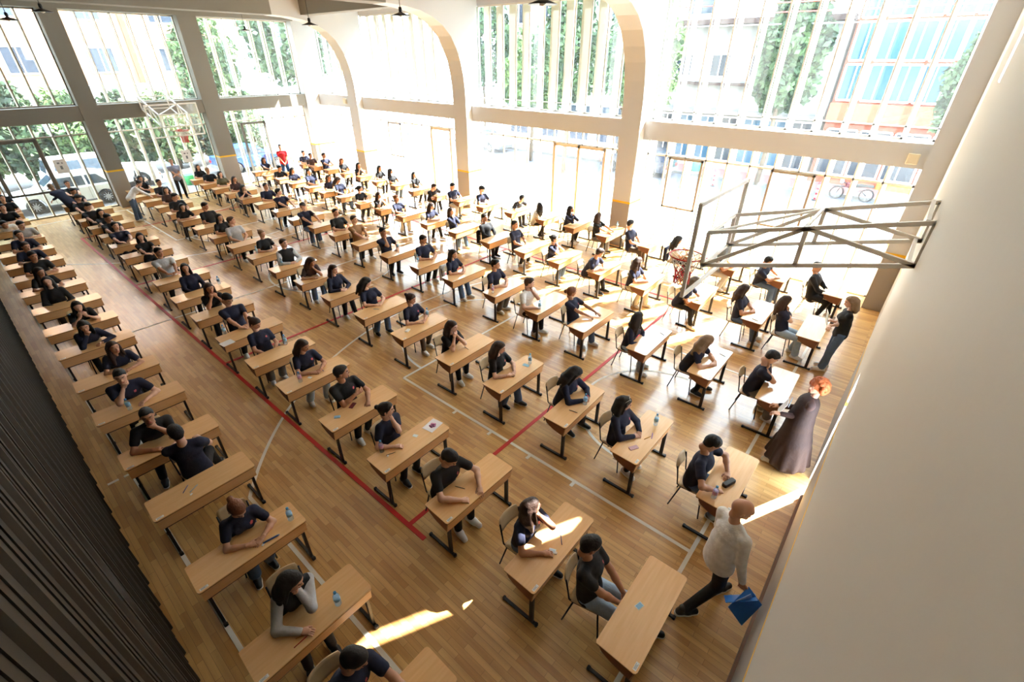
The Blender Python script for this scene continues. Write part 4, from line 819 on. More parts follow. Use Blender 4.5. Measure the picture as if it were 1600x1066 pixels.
# --- the seated students; each line: head x y (pixels), hair style+colour, arm pose, top (upper case L = long sleeves), trousers, head yaw, pitch, extra
ST = {1: '''553 1030 sd E n b 40 25 m
455 908 ld C gLV b 45 20 f
370 795 ba T n j 10 45 f
275 677 sd Q n b 0 0 m
230 650 sd C k b -8 0 m
188 588 sd c n b -10 5 m
177 543 ln T n b 15 -5 f
131 510 ld c nL b -5 10 f
121 479 ld B k b 0 5 f
74 440 ld D kL b -10 -5 f
62 425 ld T k b 25 5 f
51 400 sd T k b 20 10 m
40 385 sn T n b 20 10 m
30 367 sd T n b 15 0 m
33 352 sd T g g 30 20 m
4 346 sd T w b 20 10 m
4 325 sd T k b 10 0 m
3 310 sd T k b 10 0 m
-3 300 sd T k b 0 0 m''',
2: '''922 852 sd L k J 55 20 m
830 792 ln C n j 62 -5 f
702 715 sd W k b 15 35 m
603 640 bd C n b 55 5 f
533 582 sd K k b 60 0 m
473 540 ln T n J 30 20 f
398 505 bn D n g 35 30 f
355 467 sd T n b 20 30 m
327 450 ln B k b 0 5 f
289 419 ld D nL b -10 -5 f
248 394 sd T g b 20 5 m
219 370 ld T k b -5 5 f
180 353 sd T n b 15 0 m
168 340 sd T k b 30 20 m
157 332 ld T k b 10 5 f
137 322 sd T k b 40 30 m
122 309 sd W k b 30 40 m
114 299 sd T k b 30 20 m
105 287 sd T k b 10 0 m''',
3: '''1112 693 sd Z n j 40 55 m
975 630 md T nL b 35 15 f
899 583 ld T nL b 40 35 f
780 543 ln T k j 35 15 f
706 510 ln B k b 25 10 f
642 467 bn T n t 25 15 f
572 441 ld T n j 60 30 f
521 421 ln T nL b 20 5 f
486 409 ln C r j 40 20 f
443 380 sn T gLV b 20 0 m
409 365 bf T k b 15 10 f
361 345 sn D g b 60 0 m
343 340 ld T k b 10 0 f
320 322 sd D k b 45 15 m
285 323 ld T k b 0 10 f
273 307 sd T k b 40 20 m
259 297 ln T r b 0 5 f
248 285 sd T k b 20 5 m
219 279 ld T k b 10 5 f
214 268 ld T k b 0 0 f''',
4: '''1206 558 sd B n g 30 45 m
1105 533 lf T n b 45 25 f
997 496 ld D nL J 80 10 f
893 456 pa E n j 60 10 f
827 442 sn C w b 45 5 m
774 413 sd T n g 30 0 m
708 397 ld T n j 15 5 f
661 374 sd T n b 20 15 m
598 362 sd c n b 15 0 m
553 343 sn T o b 20 0 m
524 332 sd T k b 10 0 m
473 322 sn W n j -70 20 m
-
435 300 sd E n b 60 0 m
415 291 sd T n b 15 0 m
380 294 ld B n b 10 10 f
366 280 ln T r b 15 0 f
344 272 ld T v b 10 0 f
324 266 sf T k b 15 0 m
309 261 ld T k b 10 0 f''',
5: '''1228 470 ln B n J 40 10 f
1163 452 ln T n j 45 20 f
1086 440 ln T n b 40 55 f
997 409 ln T n w 60 10 f
937 395 sn T n b 50 25 m
866 373 bd B n j 40 0 f
804 351 sd D n b 10 0 m
757 340 sd D kL b 10 0 m
705 330 ln B nL j 10 0 f
674 322 ln T n b 30 10 f
619 310 ba T n w 20 0 f
592 305 ln B k b 15 5 f
562 295 pd T k b 50 0 f
528 281 ln D n j 40 35 f
513 278 ln T n b 10 0 f
483 268 sd T n b 15 0 m
457 266 ld T n b 25 10 f
437 264 sd T k b 20 10 m
412 250 ld T n b 10 0 f
-''',
6: '''1277 417 sd D kL b -25 0 m
1200 408 sd T n j 50 30 m
1135 393 ld T w w 50 20 f
1060 375 ld T w b 40 20 f
985 350 sd D n t 60 10 m
935 338 ln E k g 70 0 f
892 327 ld B nL b 25 0 f
843 322 ld D g b 150 0 f
816 310 sd W k b 60 0 m
753 296 cd T n b 25 5 m
707 291 sd T n w 15 20 m
678 293 sn T k b 40 20 m
647 273 ld T k b 5 0 f
610 268 ld T k j 50 0 f
593 263 ld T k b 15 0 f
560 258 ld B k b 10 5 f
534 251 la T k b 30 0 f
506 243 sd T n b 15 0 m
485 243 sd T r b 10 0 m
474 239 sd T n b 10 0 m'''}
POSEN = {'T': 'hands together', 'C': 'chin on hand', 'c': 'chin on hand', 'B': 'both hands at face', 'D': 'hands in lap', 'E': 'arm stretched out', 'W': 'leaning on elbows', 'Z': 'head down on arm', 'L': 'hands between knees', 'K': 'hand on chest', 'Q': 'turned backwards'}
HN = {'s': 'short-haired', 'l': 'long-haired', 'b': 'tied-back-hair', 'm': 'wavy-haired', 'p': 'ponytailed', 'c': 'capped'}; HCN = {'d': 'dark', 'n': 'brown', 'a': 'auburn', 'f': 'fair'}
TN = {'n': 'navy', 'k': 'black', 'w': 'white', 'g': 'grey', 'o': 'tan', 'v': 'olive', 'r': 'brown'}
SEATS = {}
def solve_head(u, v, P, Lr, lat_clamp=None):
    z = P[2] + Lr * .98
    for _ in range(12):
        h = onz(u, v, z)
        if lat_clamp: P[1] = min(max(h.y, lat_clamp[0]), lat_clamp[1])
        if h.x - P[0] < -.12: P[0] = h.x + .12
        d2 = (h.x - P[0]) ** 2 + (h.y - P[1]) ** 2; d2 = min(d2, (Lr * .85) ** 2); z = .5 * z + .5 * (P[2] + math.sqrt(Lr * Lr - d2))
    return A(h.x, h.y, z)
_pr = random.Random(11)
def seat_student(c, i, line):
    f = line.split(); u, v = float(f[0]), float(f[1]); hs, hc = f[2][0], f[2][1]; pose = f[3]; top = f[4][0]; long_ = 'L' in f[4][1:]; vest = 'V' in f[4]; bot = f[5]; hy, hp = math.radians(float(f[6])), math.radians(min(38, float(f[7]))); fem = f[8] == 'f'
    x0, y0 = DESK[c, i]; db = x0 - DW * 0 - DD; sc = 1.04 if fem else 1.10
    P = A(db - .17, 0, .53 + .01 * sc); Lr = .70 * sc; yaw = math.radians(_pr.uniform(-6, 6)); clamp = (y0 + .22, y0 + DW - .22)
    if c == 1 and i == 0: clamp = (y0 + .45, y0 + .5); P[0] -= .15
    if pose == 'Q': P[0] -= .25; clamp = (y0 + .75, y0 + .85)
    hd = solve_head(u, v, P, Lr, clamp)
    dx = hd[0] - P[0]; dz = .79; k = ['relax', 'relax']; poles = None
    if pose in 'L' : P[0] -= .04
    if pose == 'Q': yaw = math.radians(160); hy = math.radians(185); hp = .2
    if pose in ('L',): yaw = math.radians(12)
    if abs(f[6] != '' and float(f[6])) > 100: yaw = math.radians(40)
    X = lambda fx, fy, z: A(P[0] + fx * math.cos(yaw) - fy * math.sin(yaw), P[1] + fx * math.sin(yaw) + fy * math.cos(yaw), z)
    dk = lambda a, b, z=dz: A(db + a, P[1] + b, z)   # a point on the desk top
    HRm = rotm(hy, hp); chin = hd + HRm @ A(.075, 0, -.135) * sc; fup = HRm @ A(.2, 0, 1); sgn = 1 if pose == 'C' else -1
    onb = max(.10, min(.30, dx + .12)); lo = [A(0, .9, -.5), A(0, -.9, -.5)]; poles = [A(-.2, .9, -.45), A(-.2, -.9, -.45)]
    if pose == 'T': h = [dk(onb + .02, .075), dk(onb, -.07)]; k = [('relax', (.35, -.9, -.1), (.3, .1, 1)), ('relax', (.45, .85, -.1), (.3, -.1, 1))]
    elif pose == 'W': h = [dk(onb + .08, .2), dk(onb + .05, -.12)]; k = ['relax', 'hold']; poles = [A(-.2, 1, -.25), A(-.2, -1, -.25)]
    elif pose in 'Cc':
        a = chin + HRm @ A(-.01, .03 * sgn, -.045); b = dk(onb + .02, -.14 * sgn); h = [a, b] if sgn > 0 else [b, a]; kc = ('fist', tuple(HRm @ A(.05, -.55 * sgn, .8)), tuple(HRm @ A(.9, .4 * sgn, .2))); kb = 'relax'; k = [kc, kb] if sgn > 0 else [kb, kc]
        poles = [A(.5, .55, -.8), A(-.2, -.9, -.45)] if sgn > 0 else [A(-.2, .9, -.45), A(.5, -.55, -.8)]
    elif pose == 'B':
        h = [chin + HRm @ A(.02, .055, -.07), chin + HRm @ A(.02, -.055, -.07)]; k = [('fist', tuple(HRm @ A(.1, -.35, .9)), tuple(HRm @ A(.9, .2, .1))), ('fist', tuple(HRm @ A(.1, .35, .9)), tuple(HRm @ A(.9, -.2, .1)))]; poles = [A(.45, .5, -.8), A(.45, -.5, -.8)]
    elif pose == 'D': h = [X(.30, .08, .70), X(.30, -.06, .70)]; k = ['relax', 'relax']
    elif pose == 'L': h = [X(.42, .05, .62), X(.40, -.06, .63)]
    elif pose == 'K': h = [X(.30, .02, .93), dk(onb + .08, -.02 + .2)]; k = ['relax', 'hold']; h = [dk(onb + .12, .16), X(.25, .06, .92)]; k = ['hold', ('relax', (.1, .9, .2), (.9, -.2, .2))]
    elif pose == 'E': h = [dk(onb + .05, .40) if c == 1 else dk(.36, .22), dk(onb + .2, -.02) if c != 1 else dk(-.02, -.15, .8)]; k = ['flat', 'relax']
    elif pose == 'Z': h = [dk(dx + .12, .16), dk(onb + .0, -.26)]; k = [('relax', (.2, -.9, .1), (0, 0, 1)), 'relax']; poles = [A(-.1, 1, .1), A(-.4, -1, .2)]
    elif pose == 'Q': h = [X(.45, .2, .8), X(.40, -.10, .80)]; poles = None
    kn = []; an = []
    for s in (1, -1):
        kx = .40 + _pr.uniform(-.01, .02); ky = .10 + _pr.uniform(0, .05); kn.append(X(kx, s * ky, .505 if pose != 'L' else .49)); an.append(X(kx - .02 + (_pr.uniform(-.16, .12) if pose != 'L' else (.34 if s > 0 else .16)), s * (ky + _pr.uniform(-.02, .04)), .095 * 1.05))
    near_n = ordinal(i) + ' nearest' if i else 'nearest'
    lab = '%s %s in %s, %s, %s desk, %s' % (HN[hs] if hs == 'c' else HCN[hc] + ' ' + HN[hs], 'student', ('black vest' if vest else TN[top] + (' sleeves' if long_ else '')), POSEN[pose], near_n, COLS[c])
    o = person(P, hd, yaw, hy, hp, h, an, kn, top, bot, hs, hc if hs != 'c' else 'd', fem, long_, 'w' if _pr.random() < .6 else 'b', sc, lab, 'students seated at the desks', vest, hk=k, elbow_poles=poles)
    if (c, i) == (3, 1):
        g = MB(); q = rotm(hy, hp)
        for s in (-1, 1): g.tube([tuple(hd + q @ A(.045 + .018 * math.cos(a) , .032 * s + .026 * math.sin(a), .128 - .02 * math.cos(a))) for a in [kk * math.pi / 6 for kk in range(12)]], .004, 5, closed=True); g.tube([tuple(hd + q @ A(.04, .058 * s, .125)), tuple(hd + q @ A(-.03, .088 * s, .05))], .003, 5)
        g.tube([tuple(hd + q @ A(.045, -.01, .135)), tuple(hd + q @ A(.045, .01, .135))], .003, 5); tag(g.build('sunglasses', mat('pale_glasses_frame', (200, 204, 206), .3)), 'sunglasses pushed up in the hair of the second student, third column', 'sunglasses')
    cy = P[1]; cx = P[0] + .02; rz = yaw if pose != 'Q' else math.radians(8)
    if pose == 'Q': cx += .0
    chair(cx, cy, rz, 'plywood school chair of the %s desk in the %s' % (near_n, COLS[c])); SEATS[c, i] = (cx, cy)
    return o
PEOPLE_ON = True
if PEOPLE_ON:
    for c in ST:
        for i, ln in enumerate(ST[c].split('\n')):
            if ln == '-' or (c, i) not in DESK:
                x0, y0 = DESK[c, i]; chair(x0 - DD - .2, y0 + .62, 0, 'empty plywood school chair of the %s desk in the %s' % (ordinal(i) + ' nearest', COLS[c])); continue
            seat_student(c, i, ln)
# ================================================================== standing people
def standing(label, hd, hip, an, kn, hands, yaw, hy, hp, top, bot, hs, hc, fem=False, long_=False, shoes='w', sc=1.06, **kw):
    return person(hip, hd, yaw, hy, hp, hands, an, kn, top, bot, hs, hc, fem, long_, shoes, sc, label, 'supervisors standing around the hall', **kw)
R_ = math.radians
def fwd(yaw): return A(math.cos(yaw), math.sin(yaw), 0), A(-math.sin(yaw), math.cos(yaw), 0)
# bald supervisor in white walking along the near wall
y_ = R_(52); f_, s_ = fwd(y_); hp_ = A(-.27, 4.06, 1.0); hd_ = A(-.24, 4.16, 1.74)
def at(b, a, c, z): return A(b[0], b[1], 0) + f_ * a + s_ * c + A(0, 0, z)
standing('bald man in white long-sleeved shirt walking with a blue folder by the end wall', hd_, hp_, [at(hp_, .30, .10, .10), at(hp_, -.32, -.08, .13)], [at(hp_, .26, .11, .53), at(hp_, .02, -.09, .53)], [at(hp_, .28, .12, 1.02), at(hp_, .10, -.34, .80)], y_, R_(30), .15, 'w', 'b', '', 'd', False, True, 'b', 1.07, belly=.012, elbow_poles=[A(-.3, .2, -1), A(-.9, .0, -.3)], hk=('relax', ('fist', (.1, -.05, -1), (-.2, -1, 0))))
h_ = at(hp_, .12, -.36, .70)
# redheaded supervisor
y_ = R_(188); f_, s_ = fwd(y_); hp_ = A(-.14, 7.34, .96); hd_ = A(-.10, 7.36, 1.62)
def coat(P, N, ch, sdt, fwt, up):
    b = A(P[0], P[1], 0); return [cap(ch, P, .155, .19, sdt, 1.35), cap(P, b + A(0, 0, .55) + A(.03, 0, 0), .19, .25, sdt, 1.25), cap(b + A(.03, 0, .55), b + A(.03, 0, .22), .25, .30, sdt, 1.25, k=.03), cap(ch, N - up * .05, .14, .085, sdt, 1.5)] + [cap(b + A(.03, 0, .5) + A(.24 * math.cos(a), .27 * math.sin(a), 0), b + A(.03, 0, .16) + A(.31 * math.cos(a), .36 * math.sin(a), 0), .035, .045, k=.05) for a in [k_ * math.pi / 6 for k_ in range(12)]]
def coatcut(*a): pass
hc_ = [at(hp_, .30, .16, 1.06), at(hp_, .34, -.10, 1.04)]
o_ = standing('woman with curly red hair in long dark brown coat holding papers near the wall', hd_, hp_, [at(hp_, .14, .10, .10), at(hp_, .02, -.10, .10)], [at(hp_, .06, .10, .52), at(hp_, .04, -.10, .52)], hc_, y_, R_(222), -.1, 'r', 'b', 'y', 'o', True, True, 'w', 1.05, dress=coat, belly=.02, elbow_poles=[A(.6, .3, -.8), A(.6, -.3, -.8)], coat=True)
# woman in jeans with folded arms
y_ = R_(196); f_, s_ = fwd(y_); hp2 = A(-.16, 10.93, .98); hd2 = A(-.20, 10.98, 1.66)
standing('woman with wavy highlighted hair, black top and blue jeans, arms folded over papers', hd2, hp2, [at(hp2, .10, .07, .10), at(hp2, .02, -.12, .10)], [at(hp2, .06, .08, .53), at(hp2, .03, -.10, .53)], [at(hp2, .26, -.10, 1.16), at(hp2, .28, .10, 1.12)], y_, R_(200), .3, 'k', 'j', 'm', 'f', True, False, 'w', 1.05, elbow_poles=[A(.2, .6, -.8), A(.2, -.6, -.8)], hk=(('relax', (.1, 1, 0), (0, 0, 1)), ('relax', (.1, -1, 0), (0, 0, 1))))
hp2s = at(hp2, .33, -.02, 1.24)
# red shirt by the far door
y_ = R_(-20); f_, s_ = fwd(y_); hp3 = A(-27.0, 12.35, 1.0)
standing('man in red tee and blue trousers standing before the far windows', A(-27.0, 12.33, 1.76), hp3, [at(hp3, .04, .14, .10), at(hp3, .0, -.14, .10)], [at(hp3, .05, .13, .53), at(hp3, .04, -.13, .53)], [at(hp3, .20, .06, .98), at(hp3, .20, -.04, .98)], y_, R_(-20), .05, 'R', 'B', 's', 'd', False, False, 'b', 1.1, belly=.02)
y_ = R_(-10); f_, s_ = fwd(y_); hp4 = A(-27.1, 7.12, 1.0)
standing('man in checked shirt and dark trousers standing before the far windows', A(-27.1, 7.1, 1.72), hp4, [at(hp4, .04, .12, .10), at(hp4, .0, -.12, .10)], [at(hp4, .05, .11, .53), at(hp4, .04, -.11, .53)], [at(hp4, .26, -.08, 1.12), at(hp4, .28, .08, 1.08)], y_, R_(-10), .1, 'c', 'b', 's', 'f', False, False, 'b', 1.06)
y_ = R_(-55); f_, s_ = fwd(y_); hp5 = A(-25.5, 2.75, .96)
standing('man in navy jacket bending over the leftmost far desks', A(-26.0, 2.48, 1.52), hp5, [at(hp5, .02, .12, .10), at(hp5, -.05, -.12, .10)], [at(hp5, .0, .11, .53), at(hp5, .0, -.11, .53)], [A(-26.1, 2.75, 1.0), A(-26.2, 2.35, .98)], R_(200), R_(205), .4, 'n', 'b', 's', 'f', False, True, 'b', 1.08, elbow_poles=[A(0, -.6, -.6), A(0, .6, -.6)])
hp6 = A(-24.45, 4.55, .98)
y_ = R_(60); f_, s_ = fwd(y_)
standing('woman in white cardigan leaning over a far desk, seen from the side', A(-24.5, 5.02, 1.46), hp6, [at(hp6, .02, .1, .10), at(hp6, -.05, -.1, .10)], [at(hp6, .02, .1, .52), at(hp6, .0, -.1, .52)], [A(-24.15, 5.30, .84), A(-24.42, 5.35, .84)], y_, R_(55), .5, 'w', 'j', 'b', 'n', True, True, 'w', 1.04)
# things in their hands
BLUEF = mat('blue_folder', (48, 120, 200), .4); PRINT = mat('pale_blue_print', (206, 220, 232), .6); NAVYC = mat('navy_pen', (44, 60, 130), .4)
f_, s_ = fwd(R_(52))
t = thing('blue_folder', (h_[0], h_[1], h_[2] - .04), 'open blue folder hanging in the hand of the bald man', 'folder')
for k, an_ in enumerate((-.7, .75)):
    m = MB(); q = Matrix.Rotation(R_(52), 3, 'Z') @ Matrix.Rotation(an_, 3, 'X') @ Matrix.Rotation(-.5, 3, 'Y'); V = [q @ Vector(p) for p in ((-.17, -.004, .05), (.17, -.004, .05), (.17, -.004, -.20), (-.17, -.004, -.20), (-.17, .004, .05), (.17, .004, .05), (.17, .004, -.20), (-.17, .004, -.20))]
    m.add(V, [(0, 1, 2, 3), (7, 6, 5, 4), (0, 4, 5, 1), (1, 5, 6, 2), (2, 6, 7, 3), (3, 7, 4, 0)]); m.build('cover', BLUEF, t)
m = MB(); q = Matrix.Rotation(R_(52), 3, 'Z') @ Matrix.Rotation(-.5, 3, 'Y'); V = [q @ Vector(p) for p in ((-.13, -.003, .04), (.13, -.003, .04), (.13, -.003, -.17), (-.13, -.003, -.17), (-.13, .003, .04), (.13, .003, .04), (.13, .003, -.17), (-.13, .003, -.17))]
m.add(V, [(0, 1, 2, 3), (7, 6, 5, 4), (0, 4, 5, 1), (1, 5, 6, 2), (2, 6, 7, 3), (3, 7, 4, 0)]); m.build('papers', PRINT, t)
def heldsheet(c, yaw, tilt, label, nm='paper_sheet', w=.10, h=.13, mt=PAPER, roll=0):
    m = MB(); q = Matrix.Rotation(yaw, 3, 'Z') @ Matrix.Rotation(tilt, 3, 'Y') @ Matrix.Rotation(roll, 3, 'X'); V = [q @ Vector(p) for p in ((-.004, -w, -h), (-.004, w, -h), (-.004, w, h), (-.004, -w, h), (.004, -w, -h), (.004, w, -h), (.004, w, h), (.004, -w, h))]
    m.add(V, [(0, 1, 2, 3), (7, 6, 5, 4), (0, 4, 5, 1), (1, 5, 6, 2), (2, 6, 7, 3), (3, 7, 4, 0)]); return tag(m.build(nm, mt, None, tuple(c)), label, 'paper')
heldsheet(hc_[0] * .5 + hc_[1] * .5 + A(.03, -.02, .08), R_(188), -.35, 'white papers held by the woman with curly red hair', mt=PAPER)
heldsheet(hp2s, R_(196), .2, 'white and blue papers hugged by the woman in blue jeans', w=.11, h=.15, mt=PRINT)
t = thing('water_bottle', (hd_[0] - .24, hd_[1] + .1, 1.22), 'blue printed badge hanging on the chest of the redheaded woman', 'badge'); bpy.data.objects.remove(t)
m = MB(); m.bbox(-.012, .0, -.055, .055, -.07, .07, .006); tag(m.build('lanyard_badge', PRINT, None, (-.345, 7.28, 1.235)), 'pale blue badge on the chest of the redheaded woman', 'badge')
# ================================================================== things on the desks
PET = glassmat('clear_bottle_plastic', (.86, .93, .98), .12, .25, (.8, .9, 1)); CAPB = mat('blue_cap', (70, 150, 205), .4); LABP = mat('pink_label', (222, 160, 190), .5); LABB = mat('blue_label', (150, 196, 226), .5)
def bottle(u, v, label, lab='b', lying=False, z=.76, s=1.12):
    p = onz(u, v, z + .0); t = thing('water_bottle', tuple(p), label, 'bottle', 'water bottles on the desks')
    if lying: t.rotation_euler = (math.pi / 2, 0, .6); t.location.z = z + .035
    t.scale = (s, s, s)
    MB().lathe([(.02, 0), (.031, .006), (.032, .05), (.029, .06), (.032, .07), (.032, .13), (.028, .15), (.014, .185), (.013, .19)], n=14).build('bottle_body', PET, t)
    MB().lathe([(.0326, .075), (.0326, .125)], n=14).build('bottle_label', LABP if lab == 'p' else LABB, t); MB().lathe([(.0155, .186), (.0155, .203), (.013, .206)], n=12).build('cap', CAPB, t)
for a in ((455, 812, 'clear water bottle on the third desk of the leftmost column'), (529, 944, 'clear water bottle on the second desk of the leftmost column'), (204, 640, 'tall clear bottle before the boy with chin on hand, leftmost column'), (116, 505, 'small bottle on the ninth desk of the leftmost column'), (597, 706, 'pink-labelled bottle at the left end of a desk, second column', 'p'), (470, 597, 'pink-labelled bottle before the brown-haired girl, second column', 'p'), (352, 522, 'clear bottle beside the seated boy, eighth desk, second column'), (1024, 664, 'clear bottle at the right of the glasses girl desk'), (1115, 778, 'pink-labelled bottle beside the black pencil case', 'p'), (828, 568, 'clear bottle on the light blue folder, third column'), (914, 632, 'clear bottle held before the dark-haired girl in navy sleeves'), (770, 458, 'pink-labelled bottle on the white bright desk, fourth column', 'p'), (843, 483, 'clear bottle before the boy in white shirt', 'b'), (622, 389, 'bottle before the chin-resting boy, fourth column'), (653, 410, 'bottle before the eighth boy of the fourth column'), (441, 415, 'bottle before the vest-wearing student, third column'), (402, 396, 'bottle beside the fair-haired student, third column'), (343, 444, 'bottle at the right end of a desk, second column'), (799, 330, 'bottle before the boy leaning at the window column'), (964, 356, 'bottle on the desk beside the nearest portal column'), (668, 495, 'small bottle held by the tied-hair girl, third column'), (447, 538, 'green-topped bottle on the seventh desk, second column')): bottle(*a)
def flat(nm, u, v, w, l, h, mt, label, cat, rz=0, z=.76, top=None):
    p = onz(u, v, z); m = MB(); m.bbox(-w / 2, w / 2, -l / 2, l / 2, 0, h, min(w, l, h * 2) * .2)
    o = m.build(nm, mt, None, tuple(p)); o.rotation_euler = (0, 0, rz); tag(o, label, cat); 
    if top: b = MB(); b.box(-w * .4, w * .4, -l * .4, l * .4, h, h + .0008); b.build('print', top, o)
    return o
CARDM = mat('id_card', (226, 236, 240), .5); PINKM = mat('pink_card', (236, 196, 214), .5)
flat('phone', 551, 634, .075, .15, .009, mat('dark_red_case', (110, 34, 40), .4), 'dark red phone case by the boy with hand on chest', 'phone', .5)
flat('pencil_case', 1138, 757, .075, .22, .06, BLACK, 'black pencil case beside the pink-labelled bottle', 'pencil case', -.35)
flat('phone', 990, 700, .075, .15, .009, mat('pink_phone_back', (206, 160, 170), .3), 'pink phone before the girl with glasses in her hair', 'phone', -.5)
flat('card', 863, 861, .085, .06, .002, CARDM, 'light blue identity card on the sunlit desk', 'card', .4, top=PRINT)
flat('card', 999, 947, .09, .06, .002, CARDM, 'identity card in the middle of the nearest large desk', 'card', 1.3, top=LABB)
flat('card', 649, 681, .08, .055, .002, CARDM, 'pale card beside the hand of the tied-hair girl, second column', 'card', .4)
flat('card', 484, 590, .08, .055, .002, CARDM, 'pale card beside the pink-labelled bottle, second column', 'card', .4)
flat('blue_pack', 527, 652, .10, .06, .012, LABB, 'pale blue pack of tissues, fifth desk, second column', 'pack', .9)
flat('magazine', 676, 665, .21, .28, .003, mat('white_cover', (236, 232, 236), .5), 'white booklet with pink flower at the desk end, second column', 'booklet', .15, top=None)
b = MB(); [b.lathe([(.0, .0032), (.03, .0036)], (.03 * math.cos(a), .035 * math.sin(a), 0), 10) for a in (0, 1.3, 2.5, 3.8, 5.0)]; bo = b.build('flower_print', mat('pink_print', (220, 130, 180), .6), bpy.data.objects['magazine'])
flat('folder', 822, 571, .13, .08, .006, mat('light_blue_folder', (150, 196, 214), .5), 'light blue folder under a bottle, third column', 'folder', .2)
flat('phone', 802, 588, .05, .06, .012, BLACK, 'small black case before the long-haired girl, third column', 'case')
flat('paper_sheet', 355, 536, .21, .25, .002, PAPER, 'white paper at the left end of the eighth desk, second column', 'paper', .1)
flat('tissue', 637, 517, .08, .13, .02, PAPER, 'crumpled white glasses cloth before the tied-hair girl, third column', 'cloth', .4)
def pen(u, v, rz, mt, label, L=.15, r=.005, z=.76):
    p = onz(u, v, z + r); m = MB(); m.tube([(-L / 2, 0, 0), (L * .38, 0, 0), (L / 2, 0, 0)], [r, r, r * .3], 7); o = m.build('pen', mt, None, tuple(p)); o.rotation_euler = (0, 0, rz); tag(o, label, 'pen', 'pens lying on the desks')
PR = mat('red_pencil', (196, 44, 36), .4); PBK = mat('black_pen', (34, 34, 40), .3); PBL = mat('blue_pen', (60, 96, 160), .3); PY = mat('yellow_pencil', (220, 160, 50), .4)
for a in ((424, 842, 1.4, PBL, 'blue pen case shaped like a thick marker, third desk, leftmost column', .20, .012), (470, 1003, 1.6, PR, 'red pencil lower of the two, second desk, leftmost column'), (474, 993, 1.2, PY, 'yellow pencil beside the red one, leftmost column'), (290, 764, 2.4, PBL, 'blue-capped pen on the empty desk, leftmost column'), (303, 763, 2.1, LABB, 'light blue pen on the empty desk, leftmost column'), (877, 843, 2.3, NAVYC, 'dark blue pen on the sunlit desk'), (611, 709, 1.2, PBK, 'black pen beside the pink-labelled bottle, second column'), (719, 762, .4, PBK, 'black pen before the boy leaning on elbows'), (896, 643, .2, PBK, 'black pen before the girl in navy sleeves, third column'), (729, 544, -.2, PBK, 'black pen before the girl with both hands at face, third column'), (1129, 555, -.3, PBK, 'dark pen before the ash-blonde girl'), (1035, 522, -.4, PBK, 'dark pen on the third desk, fourth column'), (588, 483, .6, LABB, 'light blue pen on the seventh desk, third column'), (503, 578, .0, PBL, 'blue pen at the right of the sixth desk, second column'), (443, 539, .9, PR, 'red pen beside the green-topped bottle, second column'), (1019, 681, 1.9, mat('purple_pen', (150, 120, 210), .4), 'purple pen before the girl with glasses in her hair'), (1012, 684, 1.2, PY, 'yellow pencil before the girl with glasses in her hair'), (1180, 500, -.3, PBK, 'dark pen on the second desk, fifth column')): pen(*a)
def eraser(u, v, label): flat('eraser', u, v, .022, .035, .012, PAPER, label, 'eraser', .5)
eraser(299, 773, 'white eraser beside the pens, leftmost column'); eraser(869, 865, 'white eraser beside the card on the sunlit desk'); eraser(411, 852, 'pale eraser before the fair-haired girl, leftmost column'); eraser(606, 713, 'white sharpener beside the black pen, second column')
# sunglasses worn in the hair of the third-column girl
# jackets over chairs
def jacket(c, i, mt, label, side=0):
    cx, cy = SEATS[c, i]; P_ = [cap((cx - .285, cy - .17, .84), (cx - .285, cy + .17, .84), .04), cap((cx - .30, cy - .13, .80), (cx - .31, cy - .10, .42), .05, .045, (0, 1, 0), 1.6), cap((cx - .30, cy + .12, .80), (cx - .31, cy + .13, .38), .05, .045, (0, 1, 0), 1.6), cap((cx - .29, cy - .20, .80), (cx - .27, cy - .23, .45), .035, .03)]
    V, F = nets(P_, .02, .04); o = rawobj('jacket', V, F, mt, None, True); tag(o, label, 'jacket', 'jackets hung on chairs')
jacket(4, 6, TM['w'], 'white jacket hung on a chair, fourth column'); jacket(6, 3, TM['n'], 'navy jacket hung on a chair beside the hoop'); jacket(5, 7, TM['k'], 'black jacket hung on a chair, fifth column'); jacket(2, 0, TM['k'], 'dark jacket hung behind the boy in ripped jeans') if 0 else None
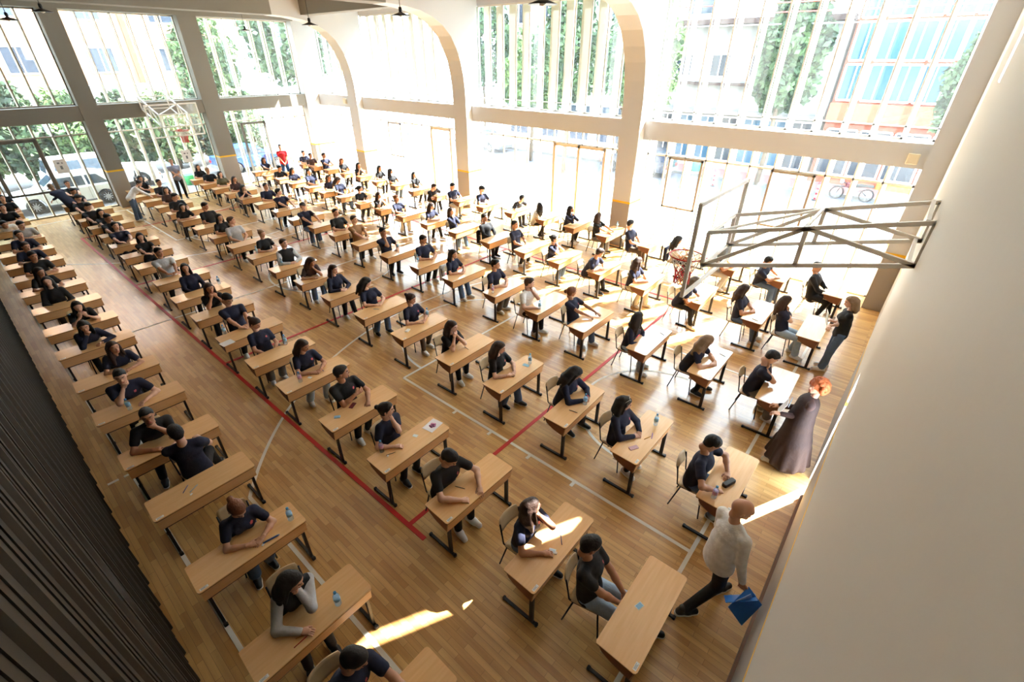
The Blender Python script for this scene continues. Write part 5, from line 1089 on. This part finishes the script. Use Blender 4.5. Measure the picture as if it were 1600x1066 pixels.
# ================================================================== basketball hoops
ACR = glassmat('clear_acrylic', (.97, .985, .99), .05); STL = mat('white_steel', (236, 235, 230), .45); RIMR = mat('red_rim', (206, 50, 44), .4); NETW = mat('white_net_cord', (232, 226, 220), .8); NETR = mat('red_net_cord', (206, 52, 60), .8)
def hoop(label, bx, sx, cy, wallx, z0, z1):
    """bx backboard plane, sx +1: court lies towards -x"""
    t = thing('basketball_hoop', (bx, cy, z0), label, 'basketball hoop'); W2 = .97; H_ = z1 - z0; D_ = wallx - bx
    MB().box(-.008, .008, -W2, W2, 0, H_).build('backboard', ACR, t)
    m = MB()
    for y in (-W2, W2): m.bar((0, y, -.02), (0, y, H_ + .02), .045, .05, (1, 0, 0))
    m.bar((0, -W2, 0), (0, W2, 0), .045, .05); m.bar((0, -W2, H_), (0, W2, H_), .045, .05); m.build('backboard_frame', STL, t)
    m = MB(); 
    for (a, b) in (((-.32, .22), (.32, .22)), ((-.32, .72), (.32, .72)), ((-.32, .22), (-.32, .72)), ((.32, .22), (.32, .72))): m.bar((-sx * .011, a[0], a[1]), (-sx * .011, b[0], b[1]), .004, .04, (0, 1, 0) if a[0] == b[0] else (0, 0, 1))
    m.build('target_square', STL, t)
    Lz, Rz = z0 + .36, z0 + .96; Ht = .49
    for nm, y in (('side_truss', -.55), ('side_truss', .55)):
        m = MB(); a = (.05 * sx, y, Lz - z0); b = (D_, y, Rz - z0); c = (.05 * sx, y, Lz + Ht - z0); d = (D_, y, Rz + Ht - z0); mb = [(a[i] + b[i]) / 2 for i in range(3)]; mt_ = [(c[i] + d[i]) / 2 for i in range(3)]
        for p, q in ((a, b), (c, d), (a, c), (b, d), (mb, mt_), (a, mt_), (b, mt_)): m.bar(p, q, .045, .05)
        m.build(nm, STL, t)
    m = MB()
    for x, zz in ((.05 * sx, Lz), (.05 * sx, Lz + Ht), (D_ / 2, (Lz + Rz) / 2 + Ht), (D_ * .97, Rz), (D_ * .97, Rz + Ht)): m.bar((x, -.55, zz - z0), (x, .55, zz - z0), .04, .04)
    m.bar((.05 * sx, -.55, Lz + Ht - z0), (D_ / 2, .55, (Lz + Rz) / 2 + Ht - z0), .03, .03); m.build('cross_brace', STL, t)
    rc = (-sx * .38, 0, .24); m = MB(); m.tube([(rc[0] + .26 * math.cos(a), .26 * math.sin(a), rc[2]) for a in [k * math.pi / 16 for k in range(32)]], .012, 8, closed=True); m.bbox(min(0, -sx * .13), max(0, -sx * .13), -.08, .08, rc[2] - .05, rc[2] + .02, .01); m.build('rim', RIMR, t)
    for nm, mt_, z_a, z_b in (('net_upper', NETW, 0, .22), ('net_lower', NETR, .22, .48)):
        m = MB(); n = 12; rows = 4
        rad = lambda q: .25 - .13 * min(1, q / .3) + .0 * q
        for k in range(n):
            for sgn in (-1, 1):
                m.tube([(rc[0] + rad(z_a + (z_b - z_a) * j / rows) * math.cos(2 * math.pi * (k + sgn * j * .5) / n), rad(z_a + (z_b - z_a) * j / rows) * math.sin(2 * math.pi * (k + sgn * j * .5) / n), rc[2] - (z_a + (z_b - z_a) * j / rows)) for j in range(rows + 1)], .007, 4, cap=False)
        m.build(nm, mt_, t)
hoop('white truss basketball hoop with clear backboard fixed to the end wall', -2.05, 1, 7.2, XN, 2.97, 4.28)
hoop('distant basketball hoop with red rim on the far wall', -25.3, -1, 7.35, XF, 2.97, 4.2)
# small wall fittings
m = MB(); m.bbox(-.12, .12, -.1, 0, 0, .24, .02); tag(m.build('wall_speaker', mat('beige_speaker', (220, 208, 180), .5), None, (-.28, 15.38, 3.72)), 'small beige speaker at the right end of the beam', 'speaker')
m = MB(); m.bbox(-.12, .12, -.12, 0, 0, .26, .02); tag(m.build('wall_speaker', MATS['beige_speaker'], None, (-25.9 + 1.2, 15.38, 3.8)), 'small grey speaker in the far corner of the beam', 'speaker')
